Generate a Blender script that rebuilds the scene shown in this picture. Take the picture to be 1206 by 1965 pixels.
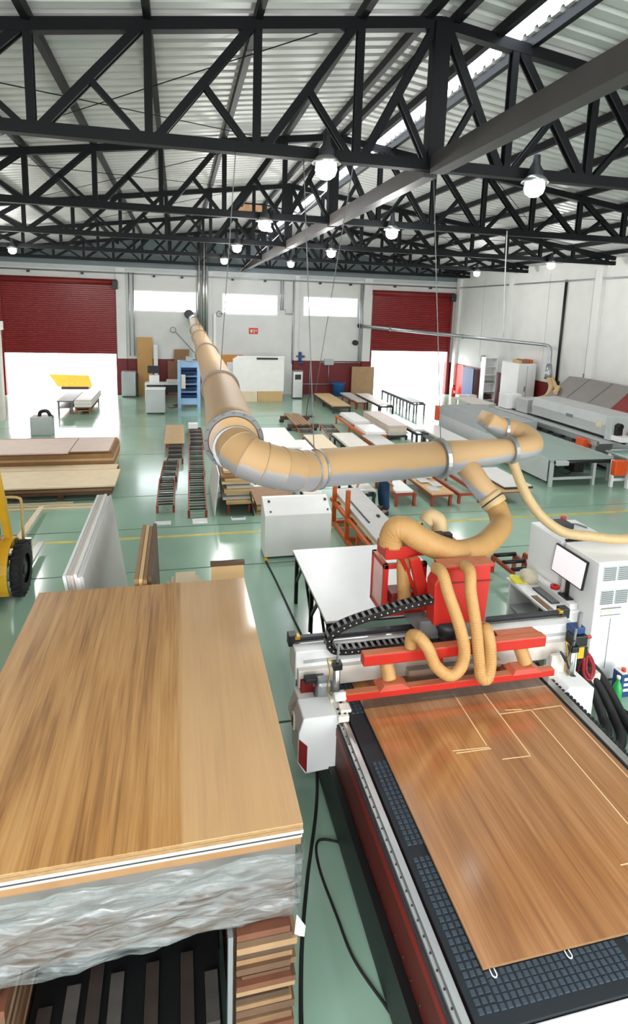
import bpy, bmesh, math, random
from mathutils import Vector, Matrix
random.seed(7)
for _o in list(bpy.data.objects): bpy.data.objects.remove(_o)
SC = bpy.context.scene
COL = SC.collection
V3 = Vector
PI = math.pi

# ------------------------------------------------------------------ camera, sky, exposure
cam = bpy.data.objects.new('camera', bpy.data.cameras.new('camera')); COL.objects.link(cam)
_r = V3((0.97405167, -0.22407293, 0.03185369)); _d = V3((-0.0085282, -0.17698074, -0.98417737)); _f = V3((0.226165, 0.95836795, -0.17429933))
_m = Matrix((( _r.x, -_d.x, -_f.x, 0.0), (_r.y, -_d.y, -_f.y, 0.0), (_r.z, -_d.z, -_f.z, 4.4), (0, 0, 0, 1)))
cam.matrix_world = _m
cam.data.sensor_fit = 'HORIZONTAL'; cam.data.sensor_width = 36.0
cam.data.lens = 36.0 * 1115.81 / 1206
cam.data.shift_y = -(982.5 - 790.0) / 1206
cam.data.clip_start = 0.05; cam.data.clip_end = 300
SC.camera = cam
SC.view_settings.view_transform = 'Standard'; SC.view_settings.look = 'None'
SC.view_settings.gamma = 1.0; SC.view_settings.use_curve_mapping = False
SC.view_settings.exposure = 0.28
W = bpy.data.worlds.new('sky'); SC.world = W; W.use_nodes = True
_bg = W.node_tree.nodes['Background']; _bg.inputs[0].default_value = (0.93, 0.97, 1.0, 1); _bg.inputs[1].default_value = 9.0
LAMP_W = 170.0
SC.cycles.max_bounces = 8; SC.cycles.diffuse_bounces = 4; SC.cycles.glossy_bounces = 4
SC.cycles.transmission_bounces = 4; SC.cycles.transparent_max_bounces = 12
SC.cycles.sample_clamp_indirect = 6.0
SC.cycles.caustics_reflective = False; SC.cycles.caustics_refractive = False

# ------------------------------------------------------------------ materials
def lin(c):
    o = []
    for v in c[:3]:
        v /= 255.0
        o.append(v / 12.92 if v <= 0.04045 else ((v + 0.055) / 1.055) ** 2.4)
    return (o[0], o[1], o[2], 1.0)
MATS = {}
def mat(name, rgb, rough=0.5, metal=0.0, var=0.08, scale=6.0, bump=0.0, bscale=60.0, spec=0.5, stretch=(1, 1, 1), rgb2=None):
    if name in MATS: return MATS[name]
    m = bpy.data.materials.new(name); m.use_nodes = True; nt = m.node_tree; b = nt.nodes['Principled BSDF']
    b.inputs['Roughness'].default_value = rough; b.inputs['Metallic'].default_value = metal
    b.inputs['Specular IOR Level'].default_value = spec
    tc = nt.nodes.new('ShaderNodeTexCoord'); mp = nt.nodes.new('ShaderNodeMapping'); mp.inputs['Scale'].default_value = stretch
    nt.links.new(tc.outputs['Object'], mp.inputs['Vector'])
    n = nt.nodes.new('ShaderNodeTexNoise'); n.inputs['Scale'].default_value = scale; n.inputs['Detail'].default_value = 3
    nt.links.new(mp.outputs[0], n.inputs['Vector'])
    cr = nt.nodes.new('ShaderNodeValToRGB'); c = lin(rgb); c2 = lin(rgb2) if rgb2 else None
    cr.color_ramp.elements[0].position = 0.3; cr.color_ramp.elements[1].position = 0.7
    if c2: cr.color_ramp.elements[0].color = c; cr.color_ramp.elements[1].color = c2
    else:
        cr.color_ramp.elements[0].color = tuple(max(0, x * (1 - var)) for x in c[:3]) + (1,)
        cr.color_ramp.elements[1].color = tuple(min(1, x * (1 + var)) for x in c[:3]) + (1,)
    nt.links.new(n.outputs['Fac'], cr.inputs[0]); nt.links.new(cr.outputs[0], b.inputs['Base Color'])
    if bump > 0:
        n2 = nt.nodes.new('ShaderNodeTexNoise'); n2.inputs['Scale'].default_value = bscale; nt.links.new(mp.outputs[0], n2.inputs['Vector'])
        bp = nt.nodes.new('ShaderNodeBump'); bp.inputs['Strength'].default_value = bump; bp.inputs['Distance'].default_value = 0.02
        nt.links.new(n2.outputs['Fac'], bp.inputs['Height']); nt.links.new(bp.outputs[0], b.inputs['Normal'])
    MATS[name] = m
    return m
def emis(name, rgb, s):
    m = bpy.data.materials.new(name); m.use_nodes = True; nt = m.node_tree; b = nt.nodes['Principled BSDF']
    b.inputs['Base Color'].default_value = lin(rgb); b.inputs['Emission Color'].default_value = lin(rgb); b.inputs['Emission Strength'].default_value = s
    return m
def wood(name, base, dark, light, rough=0.25, side_tone=None, gscale=1.0, coat=None):
    # long grain along local Y with a wavy heart figure
    m = bpy.data.materials.new(name); m.use_nodes = True; nt = m.node_tree; L = nt.links; b = nt.nodes['Principled BSDF']
    b.inputs['Roughness'].default_value = rough; b.inputs['Specular IOR Level'].default_value = 0.5
    tc = nt.nodes.new('ShaderNodeTexCoord')
    mp = nt.nodes.new('ShaderNodeMapping'); mp.inputs['Scale'].default_value = (9 * gscale, 0.55 * gscale, 4)
    L.new(tc.outputs['Object'], mp.inputs[0])
    w = nt.nodes.new('ShaderNodeTexNoise'); w.inputs['Scale'].default_value = 1.0; w.inputs['Detail'].default_value = 5; w.inputs['Distortion'].default_value = 0.9
    L.new(mp.outputs[0], w.inputs['Vector'])
    mp2 = nt.nodes.new('ShaderNodeMapping'); mp2.inputs['Scale'].default_value = (60 * gscale, 1.6 * gscale, 10)
    L.new(tc.outputs['Object'], mp2.inputs[0])
    f = nt.nodes.new('ShaderNodeTexNoise'); f.inputs['Scale'].default_value = 1.0; f.inputs['Detail'].default_value = 4; f.inputs['Distortion'].default_value = 0.5
    L.new(mp2.outputs[0], f.inputs['Vector'])
    mx = nt.nodes.new('ShaderNodeMath'); mx.operation = 'MULTIPLY_ADD'; mx.inputs[1].default_value = 0.42
    L.new(f.outputs['Fac'], mx.inputs[0]); 
    ml = nt.nodes.new('ShaderNodeMath'); ml.operation = 'MULTIPLY'; ml.inputs[1].default_value = 0.62; L.new(w.outputs['Fac'], ml.inputs[0]); L.new(ml.outputs[0], mx.inputs[2])
    cr = nt.nodes.new('ShaderNodeValToRGB'); e = cr.color_ramp.elements
    e[0].position = 0.36; e[0].color = lin(dark); e[1].position = 0.68; e[1].color = lin(light)
    k = e.new(0.52); k.color = lin(base)
    L.new(mx.outputs[0], cr.inputs[0])
    out = cr.outputs[0]
    if side_tone is not None:   # blends towards a second colour past this local x
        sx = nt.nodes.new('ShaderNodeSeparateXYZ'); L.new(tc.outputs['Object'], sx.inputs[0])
        mr = nt.nodes.new('ShaderNodeMapRange'); mr.inputs['From Min'].default_value = side_tone[0]; mr.inputs['From Max'].default_value = side_tone[0] + 0.03
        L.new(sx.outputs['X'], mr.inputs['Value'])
        mm = nt.nodes.new('ShaderNodeMix'); mm.data_type = 'RGBA'; mm.inputs[7].default_value = lin(side_tone[1])
        mu = nt.nodes.new('ShaderNodeMath'); mu.operation = 'MULTIPLY'; mu.inputs[1].default_value = side_tone[2]; L.new(mr.outputs[0], mu.inputs[0])
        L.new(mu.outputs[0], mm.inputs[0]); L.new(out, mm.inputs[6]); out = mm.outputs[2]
    L.new(out, b.inputs['Base Color'])
    if coat: b.inputs['Coat Weight'].default_value = 1.0; b.inputs['Coat IOR'].default_value = coat[0]; b.inputs['Coat Roughness'].default_value = coat[1]
    return m
M_floor = mat('green_epoxy', (150, 182, 162), 0.16, 0, 0.06, 0.8, 0.01, 8, 0.6)
M_joint = mat('floor_joint', (26, 36, 32), 0.8)
M_yellow_line = mat('yellow_floor_paint', (196, 184, 96), 0.4, 0, 0.15, 5)
M_wall = mat('white_wall', (222, 222, 220), 0.7, 0, 0.03, 2)
M_gable = mat('gable_sheet', (120, 130, 136), 0.6, 0, 0.05, 2)  # grey takes in the shade up in the gable
M_dado = mat('red_wall_paint', (112, 24, 28), 0.5, 0, 0.05, 2)
M_roof = mat('roof_sheet', (188, 188, 187), 0.45, 0.0, 0.04, 1.2)
M_steel = mat('black_steel', (8, 11, 15), 0.6, 0.0, 0.2, 3, spec=0.25)
M_tie = mat('brown_steel', (62, 58, 57), 0.5, 0, 0.1, 3)
M_red_shut = mat('red_shutter', (134, 22, 24), 0.35, 0, 0.05, 2)
M_white = mat('white_paint', (242, 242, 242), 0.3, 0, 0.02, 3)
M_offwhite = mat('cream_white', (226, 218, 208), 0.5, 0, 0.05, 3)
M_grey = mat('light_grey_paint', (186, 190, 190), 0.4, 0, 0.04, 3)
M_mid = mat('mid_grey', (120, 122, 124), 0.5, 0, 0.06, 4)
M_dark = mat('dark_grey', (44, 46, 50), 0.5, 0, 0.1, 6)
M_black = mat('black_plastic', (16, 17, 18), 0.45, 0, 0.1, 6)
M_rubber = mat('black_rubber', (20, 20, 22), 0.75, 0, 0.1, 20, 0.2, 40)
M_alu = mat('brushed_steel', (190, 190, 188), 0.3, 0.85, 0.05, 8)
M_galv = mat('galvanised', (170, 174, 178), 0.35, 0.7, 0.08, 5)
M_red = mat('machine_red', (206, 40, 28), 0.4, 0, 0.05, 4)
def dusted(name, rgb, dust, amt, rough):
    m = mat(name, rgb, rough, 0, .05, 4); nt = m.node_tree; L = nt.links; b = nt.nodes['Principled BSDF']; src = b.inputs['Base Color'].links[0].from_socket
    g = nt.nodes.new('ShaderNodeNewGeometry'); sp = nt.nodes.new('ShaderNodeSeparateXYZ'); L.new(g.outputs['Normal'], sp.inputs[0])
    n = nt.nodes.new('ShaderNodeTexNoise'); n.inputs['Scale'].default_value = 7; n.inputs['Detail'].default_value = 4
    r = nt.nodes.new('ShaderNodeMapRange'); r.inputs['From Min'].default_value = .5; r.inputs['From Max'].default_value = 1.0; r.inputs['To Max'].default_value = amt; L.new(sp.outputs['Z'], r.inputs['Value'])
    k = nt.nodes.new('ShaderNodeMath'); k.operation = 'MULTIPLY'; L.new(r.outputs[0], k.inputs[0]); L.new(n.outputs['Fac'], k.inputs[1])
    x = nt.nodes.new('ShaderNodeMix'); x.data_type = 'RGBA'; L.new(k.outputs[0], x.inputs[0]); L.new(src, x.inputs[6]); x.inputs[7].default_value = lin(dust); L.new(x.outputs[2], b.inputs['Base Color'])
    return m
M_redm = dusted('router_red', (184, 36, 24), (206, 160, 110), .9, .45)
M_redd = mat('frame_red', (122, 20, 16), 0.5, 0, 0.1, 4)
M_orange = mat('cart_orange', (205, 92, 30), 0.45, 0, 0.08, 4)
M_rackred = mat('rack_red', (160, 62, 36), 0.5, 0, 0.1, 4)
M_orangebox = mat('guard_orange', (226, 84, 28), 0.4, 0, 0.05, 4)
M_yellow = mat('forklift_yellow', (224, 172, 40), 0.4, 0, 0.08, 3)
M_bed = mat('vacuum_bed', (26, 32, 38), 0.5, 0, 0.08, 12)
M_bedsq = mat('vacuum_bed_pad', (54, 66, 78), 0.55, 0, 0.1, 30)
M_blue = mat('light_blue_paint', (150, 186, 226), 0.4, 0, 0.05, 3)
M_navy = mat('dark_blue', (36, 66, 120), 0.5, 0, 0.1, 3)
M_card = mat('mdf_edge', (150, 116, 78), 0.7, 0, 0.12, 30)
M_cream = mat('cream_board', (228, 208, 176), 0.5, 0, 0.05, 4)
M_tanb = mat('tan_board', (206, 170, 118), 0.55, 0, 0.06, 3)
M_brownb = mat('brown_board', (150, 112, 74), 0.6, 0, 0.1, 5)
M_dbrown = mat('dark_brown_wood', (92, 66, 48), 0.6, 0, 0.15, 8)
M_pink = mat('pinkish_board', (214, 196, 184), 0.5, 0, 0.05, 4)
M_wboard = mat('white_board', (238, 236, 233), 0.35, 0, 0.03, 3)
M_gboard = mat('grey_board', (200, 198, 196), 0.4, 0, 0.05, 3)
M_edge = mat('pale_groove', (244, 214, 168), 0.7, 0, 0.05, 10)
M_hose = mat('tan_hose', (186, 142, 86), 0.55, 0, 0.07, 5, 0.1, 60)
M_hosel = mat('pale_hose', (200, 172, 126), 0.5, 0, 0.06, 5)
M_skin = mat('skin', (196, 146, 116), 0.55, 0, 0.04, 10)
M_jeans = mat('blue_jeans', (38, 66, 104), 0.8, 0, 0.15, 30)
M_shirt = mat('grey_brown_shirt', (112, 100, 94), 0.8, 0, 0.1, 20)
M_hair = mat('dark_hair', (36, 28, 24), 0.7)
M_green = mat('green_plastic', (60, 170, 90), 0.2, 0, 0.05, 5)
M_redcable = mat('red_cable', (150, 30, 40), 0.5)
M_brass = mat('brass', (190, 150, 60), 0.35, 0.7)
M_out = mat('outdoor_ground', (205, 203, 200), 0.9, 0, 0.05, 0.4)
M_pinkw = mat('pink_facade', (226, 186, 180), 0.9)
M_lampglow = emis('lamp_glow', (255, 255, 255), 1.9)
M_screen = emis('screen_white', (236, 226, 230), 0.45)
M_paper = mat('paper', (240, 240, 244), 0.6)
M_yb = mat('yellow_bag', (228, 222, 60), 0.5, 0, 0.1, 10)
M_crumple = mat('crumpled_paper', (214, 204, 180), 0.7, 0, 0.1, 10)
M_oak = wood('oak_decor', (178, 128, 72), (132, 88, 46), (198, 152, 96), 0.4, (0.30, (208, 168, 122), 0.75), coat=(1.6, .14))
M_teak = wood('teak_decor', (168, 112, 62), (136, 86, 46), (190, 136, 86), 0.4, None, 0.8, (2.1, .13))
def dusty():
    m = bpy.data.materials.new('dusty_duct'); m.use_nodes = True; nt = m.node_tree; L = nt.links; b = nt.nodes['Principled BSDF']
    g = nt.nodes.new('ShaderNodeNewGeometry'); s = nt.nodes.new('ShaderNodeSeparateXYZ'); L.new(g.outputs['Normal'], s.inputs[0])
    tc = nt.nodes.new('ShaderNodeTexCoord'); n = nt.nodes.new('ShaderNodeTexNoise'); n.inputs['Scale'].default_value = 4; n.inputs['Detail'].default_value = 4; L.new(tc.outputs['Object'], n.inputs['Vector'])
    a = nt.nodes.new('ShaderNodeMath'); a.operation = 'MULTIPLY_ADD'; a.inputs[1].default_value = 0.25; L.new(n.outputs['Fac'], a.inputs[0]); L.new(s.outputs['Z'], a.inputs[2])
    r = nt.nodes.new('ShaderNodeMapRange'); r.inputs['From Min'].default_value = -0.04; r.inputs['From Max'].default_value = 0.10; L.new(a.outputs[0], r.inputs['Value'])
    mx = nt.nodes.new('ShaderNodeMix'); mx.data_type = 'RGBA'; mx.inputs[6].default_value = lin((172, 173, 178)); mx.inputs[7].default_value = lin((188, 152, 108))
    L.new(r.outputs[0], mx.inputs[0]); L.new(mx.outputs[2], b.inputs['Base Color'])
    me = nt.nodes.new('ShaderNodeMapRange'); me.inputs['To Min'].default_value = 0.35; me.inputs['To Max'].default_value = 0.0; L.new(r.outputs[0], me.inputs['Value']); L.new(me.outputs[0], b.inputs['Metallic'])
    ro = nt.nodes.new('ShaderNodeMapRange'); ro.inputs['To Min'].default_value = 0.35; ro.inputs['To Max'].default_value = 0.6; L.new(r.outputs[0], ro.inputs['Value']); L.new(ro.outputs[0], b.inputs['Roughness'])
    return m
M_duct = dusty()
def glassy(name, tint, gloss, rough=0.05):
    m = bpy.data.materials.new(name); m.use_nodes = True; nt = m.node_tree; L = nt.links
    nt.nodes.remove(nt.nodes['Principled BSDF']); o = nt.nodes['Material Output']
    t = nt.nodes.new('ShaderNodeBsdfTransparent'); t.inputs[0].default_value = tint
    g = nt.nodes.new('ShaderNodeBsdfGlossy'); g.inputs['Roughness'].default_value = rough
    x = nt.nodes.new('ShaderNodeMixShader'); x.inputs[0].default_value = gloss
    L.new(t.outputs[0], x.inputs[1]); L.new(g.outputs[0], x.inputs[2]); L.new(x.outputs[0], o.inputs[0])
    return m
M_duct2 = mat('dusty_ring', (150, 138, 122), .5, .2, .1, 8)
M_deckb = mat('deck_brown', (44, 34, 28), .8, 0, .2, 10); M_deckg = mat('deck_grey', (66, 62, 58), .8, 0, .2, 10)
M_pane = glassy('window_glass', (0.92, 0.94, 0.94, 1), 0.08)
M_clear = glassy('clear_hose', (0.8, 0.8, 0.74, 1), 0.35, 0.25)
M_skirt = glassy('clear_skirt', (0.62, 0.58, 0.54, 1), 0.12, 0.1)
def wrapmat():
    m = bpy.data.materials.new('stretch_film'); m.use_nodes = True; nt = m.node_tree; L = nt.links; b = nt.nodes['Principled BSDF']; o = nt.nodes['Material Output']
    b.inputs['Roughness'].default_value = 0.16; b.inputs['Specular IOR Level'].default_value = 1.0
    tc = nt.nodes.new('ShaderNodeTexCoord'); mp = nt.nodes.new('ShaderNodeMapping'); mp.inputs['Scale'].default_value = (2.0, 2.0, 13); mp.inputs['Rotation'].default_value = (0, 0.10, 0); L.new(tc.outputs['Object'], mp.inputs[0])
    n = nt.nodes.new('ShaderNodeTexNoise'); n.inputs['Scale'].default_value = 2.6; n.inputs['Detail'].default_value = 9; n.inputs['Roughness'].default_value = 0.62; n.inputs['Distortion'].default_value = 0.8; L.new(mp.outputs[0], n.inputs['Vector'])
    r = nt.nodes.new('ShaderNodeMapRange'); r.inputs['From Min'].default_value = .36; r.inputs['From Max'].default_value = .66; r.inputs['To Min'].default_value = .12; r.inputs['To Max'].default_value = .85; L.new(n.outputs['Fac'], r.inputs['Value'])
    b.inputs['Base Color'].default_value = lin((142, 142, 144))
    w = nt.nodes.new('ShaderNodeTexNoise'); w.noise_type = 'RIDGED_MULTIFRACTAL'; w.inputs['Scale'].default_value = 2.2; w.inputs['Detail'].default_value = 5; w.inputs['Distortion'].default_value = .5; L.new(mp.outputs[0], w.inputs['Vector'])
    bp = nt.nodes.new('ShaderNodeBump'); bp.inputs['Strength'].default_value = 0.8; bp.inputs['Distance'].default_value = 0.012; L.new(w.outputs['Fac'], bp.inputs['Height']); L.new(bp.outputs[0], b.inputs['Normal'])
    t = nt.nodes.new('ShaderNodeBsdfTransparent'); x = nt.nodes.new('ShaderNodeMixShader'); L.new(r.outputs[0], x.inputs[0]); L.new(t.outputs[0], x.inputs[1]); L.new(b.outputs[0], x.inputs[2]); L.new(x.outputs[0], o.inputs[0])
    return m
M_wrap = wrapmat()

# ------------------------------------------------------------------ mesh helpers
class MB:
    def __init__(s): s.v = []; s.f = []; s.sm = []
    def add(s, vs, fs, smooth=False):
        k = len(s.v); s.v += [V3(p) for p in vs]; s.f += [[i + k for i in q] for q in fs]; s.sm += [smooth] * len(fs); return s
    def hexa(s, p):   # 8 points: bottom 4 ccw, top 4 ccw
        return s.add(p, [(3, 2, 1, 0), (4, 5, 6, 7), (0, 1, 5, 4), (1, 2, 6, 5), (2, 3, 7, 6), (3, 0, 4, 7)])
    def box(s, x0, x1, y0, y1, z0, z1):
        return s.hexa([(x0, y0, z0), (x1, y0, z0), (x1, y1, z0), (x0, y1, z0), (x0, y0, z1), (x1, y0, z1), (x1, y1, z1), (x0, y1, z1)])
    def beam(s, a, b, w, h, up=(0, 0, 1)):
        a, b = V3(a), V3(b); t = (b - a).normalized(); u = V3(up)
        if abs(t.dot(u)) > 0.98: u = V3((0, 1, 0)) if abs(t.y) < 0.9 else V3((1, 0, 0))
        n = t.cross(u).normalized() * (w / 2); m = n.cross(t).normalized() * (h / 2)
        return s.hexa([a - n - m, a + n - m, b + n - m, b - n - m, a - n + m, a + n + m, b + n + m, b - n + m])
    def tube(s, pts, r, n=12, cap=True, closed=False):
        pts = [V3(p) for p in pts]; N = len(pts); rr = r if hasattr(r, '__len__') else [r] * N
        t0 = (pts[1] - pts[0]).normalized(); up = V3((0, 0, 1)) if abs(t0.z) < 0.9 else V3((1, 0, 0)); nrm = (up - t0 * up.dot(t0)).normalized()
        vs = []
        for i in range(N):
            if closed: t = (pts[(i + 1) % N] - pts[i - 1]).normalized()
            else: t = (pts[min(i + 1, N - 1)] - pts[max(i - 1, 0)]).normalized()
            nrm = (nrm - t * nrm.dot(t)).normalized(); bn = t.cross(nrm)
            for k in range(n):
                a = 2 * PI * k / n; vs.append(pts[i] + (nrm * math.cos(a) + bn * math.sin(a)) * rr[i])
        fs = []
        for i in range(N if closed else N - 1):
            j = (i + 1) % N
            for k in range(n): fs.append((i * n + k, i * n + (k + 1) % n, j * n + (k + 1) % n, j * n + k))
        s.add(vs, fs, True)
        if cap and not closed:
            k0 = len(s.v) - len(vs); s.f += [[k0 + i for i in range(n)][::-1], [k0 + (N - 1) * n + i for i in range(n)]]; s.sm += [False, False]
        return s
    def cyl(s, a, b, r, n=16): return s.tube([a, b], r, n)
    def ring(s, c, nrm, R, r, n=28, m=6):
        c, nrm = V3(c), V3(nrm).normalized(); u = nrm.orthogonal().normalized(); w = nrm.cross(u)
        return s.tube([c + (u * math.cos(2 * PI * i / n) + w * math.sin(2 * PI * i / n)) * R for i in range(n)], r, m, closed=True)
    def disc(s, c, nrm, R0, R1, th, n=32):   # flat annulus of thickness th
        c, nrm = V3(c), V3(nrm).normalized(); u = nrm.orthogonal().normalized(); w = nrm.cross(u); vs = []; fs = []
        for (R, h) in ((R0, -th / 2), (R1, -th / 2), (R1, th / 2), (R0, th / 2)):
            for i in range(n): a = 2 * PI * i / n; vs.append(c + (u * math.cos(a) + w * math.sin(a)) * R + nrm * h)
        for q in range(4):
            for i in range(n): fs.append((q * n + i, q * n + (i + 1) % n, ((q + 1) % 4) * n + (i + 1) % n, ((q + 1) % 4) * n + i))
        return s.add(vs, fs)
    def prism(s, poly, a, b, f):   # poly of (u,v); f(u,v,t) -> point
        n = len(poly); vs = [f(u, v, a) for u, v in poly] + [f(u, v, b) for u, v in poly]
        return s.add(vs, [tuple(range(n))[::-1], tuple(range(n, 2 * n))] + [(i, (i + 1) % n, n + (i + 1) % n, n + i) for i in range(n)])
    def lathe(s, prof, c=(0, 0, 0), n=24):   # prof of (r,z)
        vs = []; fs = []; c = V3(c)
        for r, z in prof:
            for i in range(n): a = 2 * PI * i / n; vs.append(c + V3((r * math.cos(a), r * math.sin(a), z)))
        for q in range(len(prof) - 1):
            for i in range(n): fs.append((q * n + i, q * n + (i + 1) % n, (q + 1) * n + (i + 1) % n, (q + 1) * n + i))
        return s.add(vs, fs, True)
ORG = {}
def link(o, parent=None):
    COL.objects.link(o)
    if parent is not None: o.parent = parent
    return o
def obj(name, mb, m, parent=None, bev=0.0, kind=None, fix=True, label=None):
    off = ORG.get(parent.name, V3()) if parent is not None else V3()
    me = bpy.data.meshes.new(name); me.from_pydata([p - off for p in mb.v], [], mb.f); me.polygons.foreach_set('use_smooth', mb.sm)
    if fix:
        bm = bmesh.new(); bm.from_mesh(me); bmesh.ops.recalc_face_normals(bm, faces=bm.faces); bm.to_mesh(me); bm.free()
    me.materials.append(m)
    o = link(bpy.data.objects.new(name, me), parent)
    if parent is not None: ORG[o.name] = off
    if bev > 0:
        md = o.modifiers.new('bevel', 'BEVEL'); md.width = bev; md.segments = 2; md.limit_method = 'ANGLE'; md.angle_limit = 0.7
    if kind: o['kind'] = kind
    if label: o['label'] = label
    return o
def tag(o, label, cat, group=None):
    o['label'] = label; o['category'] = cat
    if group: o['group'] = group
    return o
def thing(name, label, cat, loc=(0, 0, 0), group=None):
    o = bpy.data.objects.new(name, None); COL.objects.link(o); o.location = loc; o.empty_display_size = 0.1
    ORG[o.name] = V3(loc); return tag(o, label, cat, group)
def one(name, mb, m, label, cat, group=None, bev=0.0, loc=None):   # a thing that is a single mesh
    if loc is None:
        xs = [p.x for p in mb.v]; ys = [p.y for p in mb.v]; loc = ((min(xs) + max(xs)) / 2, (min(ys) + max(ys)) / 2, min(p.z for p in mb.v))
    l = V3(loc); mb.v = [p - l for p in mb.v]; o = obj(name, mb, m, None, bev); o.location = l; ORG[o.name] = l
    return tag(o, label, cat, group)
def struct(name, mb, m, parent=None, bev=0.0):
    return obj(name, mb, m, parent, bev, None if parent is not None else 'structure')
def dup(root, loc, label=None, rotz=None):
    r = root.copy(); COL.objects.link(r); r.location = loc; ORG[r.name] = V3(loc)
    if label: r['label'] = label
    if rotz is not None: r.rotation_euler = (0, 0, rotz)
    for ch in root.children:
        c = ch.copy(); COL.objects.link(c); c.parent = r
        for g in ch.children: d = g.copy(); COL.objects.link(d); d.parent = c
    return r
def spline(pts, n=10):
    P = [V3(p) for p in pts]; P = [P[0] * 2 - P[1]] + P + [P[-1] * 2 - P[-2]]; out = []
    for i in range(1, len(P) - 2):
        a, b, c, d = P[i - 1:i + 3]
        for k in range(n):
            t = k / n; out.append(0.5 * ((2 * b) + (c - a) * t + (2 * a - 5 * b + 4 * c - d) * t * t + (3 * b - a - 3 * c + d) * t ** 3))
    out.append(P[-2]); return out
def resample(pts, step):
    out = [pts[0]]; acc = 0.0
    for a, b in zip(pts, pts[1:]):
        l = (b - a).length
        if l < 1e-9: continue
        while acc + l >= step:
            t = (step - acc) / l; a = a.lerp(b, t); out.append(a.copy()); l = (b - a).length; acc = 0.0
        acc += l
    return out
def flex(pts, r, pitch=0.02, amp=0.035, n=16):   # ribbed flexible hose
    P = resample(spline(pts, 24), pitch / 3.0); return MB().tube(P, [r * (1 + (amp if i % 3 == 0 else -amp * 0.6)) for i in range(len(P))], n)

# ------------------------------------------------------------------ setting
XR, XL, YB, YN = 14.6, -8.4, 29.3, -3.0
RX, ZA, SL = 3.1, 7.80, 0.132           # ridge x, apex of the top chord, slope
TY = [7.15, 12.1, 17.1, 22.1, 27.1]
def ztop(x): return ZA - SL * abs(x - RX)
floor = struct('floor', MB().box(XL - 0.3, XR + 0.3, YN - 1, YB + 0.3, -0.3, -0.03), M_joint)
ys = [YN - 1, 1.5, 5.5, 9.45, 11.4, 13.45, 17.4, 21.5, 23.3, YB + 0.3]
for a, b in zip(ys, ys[1:]):
    for xa, xb in ((XL - 0.3, XR + 0.3),): obj('slab', MB().box(xa, xb, a + 0.018, b - 0.018, -0.03, 0.0), M_floor, floor)
obj('painted_line', MB().box(XL, XR, 10.86, 10.97, 0.0, 0.002), M_yellow_line, floor)
# roof: trapezoidal sheeting, ribs running down the slope
def sheet(x0, x1):
    mb = MB(); y = YN; prof = []
    while y < YB + 0.2:
        prof += [(y, 0), (y + 0.14, 0), (y + 0.17, 0.045), (y + 0.22, 0.045)]; y += 0.25
    vs = []; fs = []
    for x in (x0, x1):
        for yy, dz in prof: vs.append((x, yy, ztop(x) + 0.16 + dz))
    n = len(prof)
    for i in range(n - 1): fs.append((i, i + 1, n + i + 1, n + i))
    return mb.add(vs, fs)
SKX0, SKX1 = 3.92, 4.24
ceiling = struct('ceiling', sheet(XL - 0.2, RX), M_roof)
obj('roof_sheet', sheet(RX, SKX0), M_roof, ceiling); obj('roof_sheet', sheet(SKX1, XR + 0.2), M_roof, ceiling)
M_sky = glassy('skylight_sheet', (0.85, 0.88, 0.9, 1), 0.05, 0.2)
obj('skylight_strip', MB().hexa([(SKX0, YN, ztop(SKX0) + .17), (SKX1, YN, ztop(SKX1) + .17), (SKX1, YB, ztop(SKX1) + .17), (SKX0, YB, ztop(SKX0) + .17), (SKX0, YN, ztop(SKX0) + .175), (SKX1, YN, ztop(SKX1) + .175), (SKX1, YB, ztop(SKX1) + .175), (SKX0, YB, ztop(SKX0) + .175)]), M_sky, ceiling)
for k in range(-9, 10):
    xs_ = [RX + 1.2 * k - (.2 if k > 0 else -.2)] if k else [RX - 0.18, RX + 0.18]
    if k == 1: xs_ = [SKX0 - 0.07, SKX1 + 0.08]
    for x in xs_: obj('purlin', MB().box(x - 0.04, x + 0.04, YN, YB, ztop(x) + 0.03, ztop(x) + 0.155), M_steel, ceiling)
for a, b in ((0, 1), (1, 2), (2, 3)):
    for (xa, xb) in ((-4.1, 1.9), (1.9, -4.1), (6.7, 11.5), (11.5, 6.7)):
        obj('brace_rod', MB().cyl((xa, TY[a], ztop(xa) + 0.0), (xb, TY[b], ztop(xb) + 0.0), 0.008, 6), M_steel, ceiling)
# walls
def quadwall(name, rects, m, axis, at, th):
    mb = MB()
    for a0, a1, z0, z1 in rects:
        if axis == 'y': mb.box(a0, a1, at, at + th, z0, z1)
        else: mb.box(at, at + th, a0, a1, z0, z1)
    return struct(name, mb, m)
D1 = (-7.8, -2.88); D2 = (9.88, 14.25); WN = [(-2.1, 0.87), (2.1, 4.87), (6.17, 9.08)]
rects = [(XL, D1[0], 1.75, 6.0), (D1[0], D1[1], 5.35, 6.0), (D1[1], WN[0][0], 1.75, 6.0), (WN[0][1], WN[1][0], 1.75, 6.0), (WN[1][1], WN[2][0], 1.75, 6.0), (WN[2][1], D2[0], 1.75, 6.0), (D2[0], D2[1], 5.35, 6.0), (D2[1], XR, 1.75, 6.0)]
for w in WN: rects += [(w[0], w[1], 1.75, 4.0), (w[0], w[1], 5.02, 6.0)]
wall_back = quadwall('wall_back', rects, M_wall, 'y', YB, 0.25)
mb = MB()
for a, b in ((XL, D1[0]), (D1[1], D2[0]), (D2[1], XR)): mb.box(a, b, YB - 0.005, YB + 0.25, 0, 1.75)
obj('painted_dado', mb, M_dado, wall_back)
mb = MB()
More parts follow.
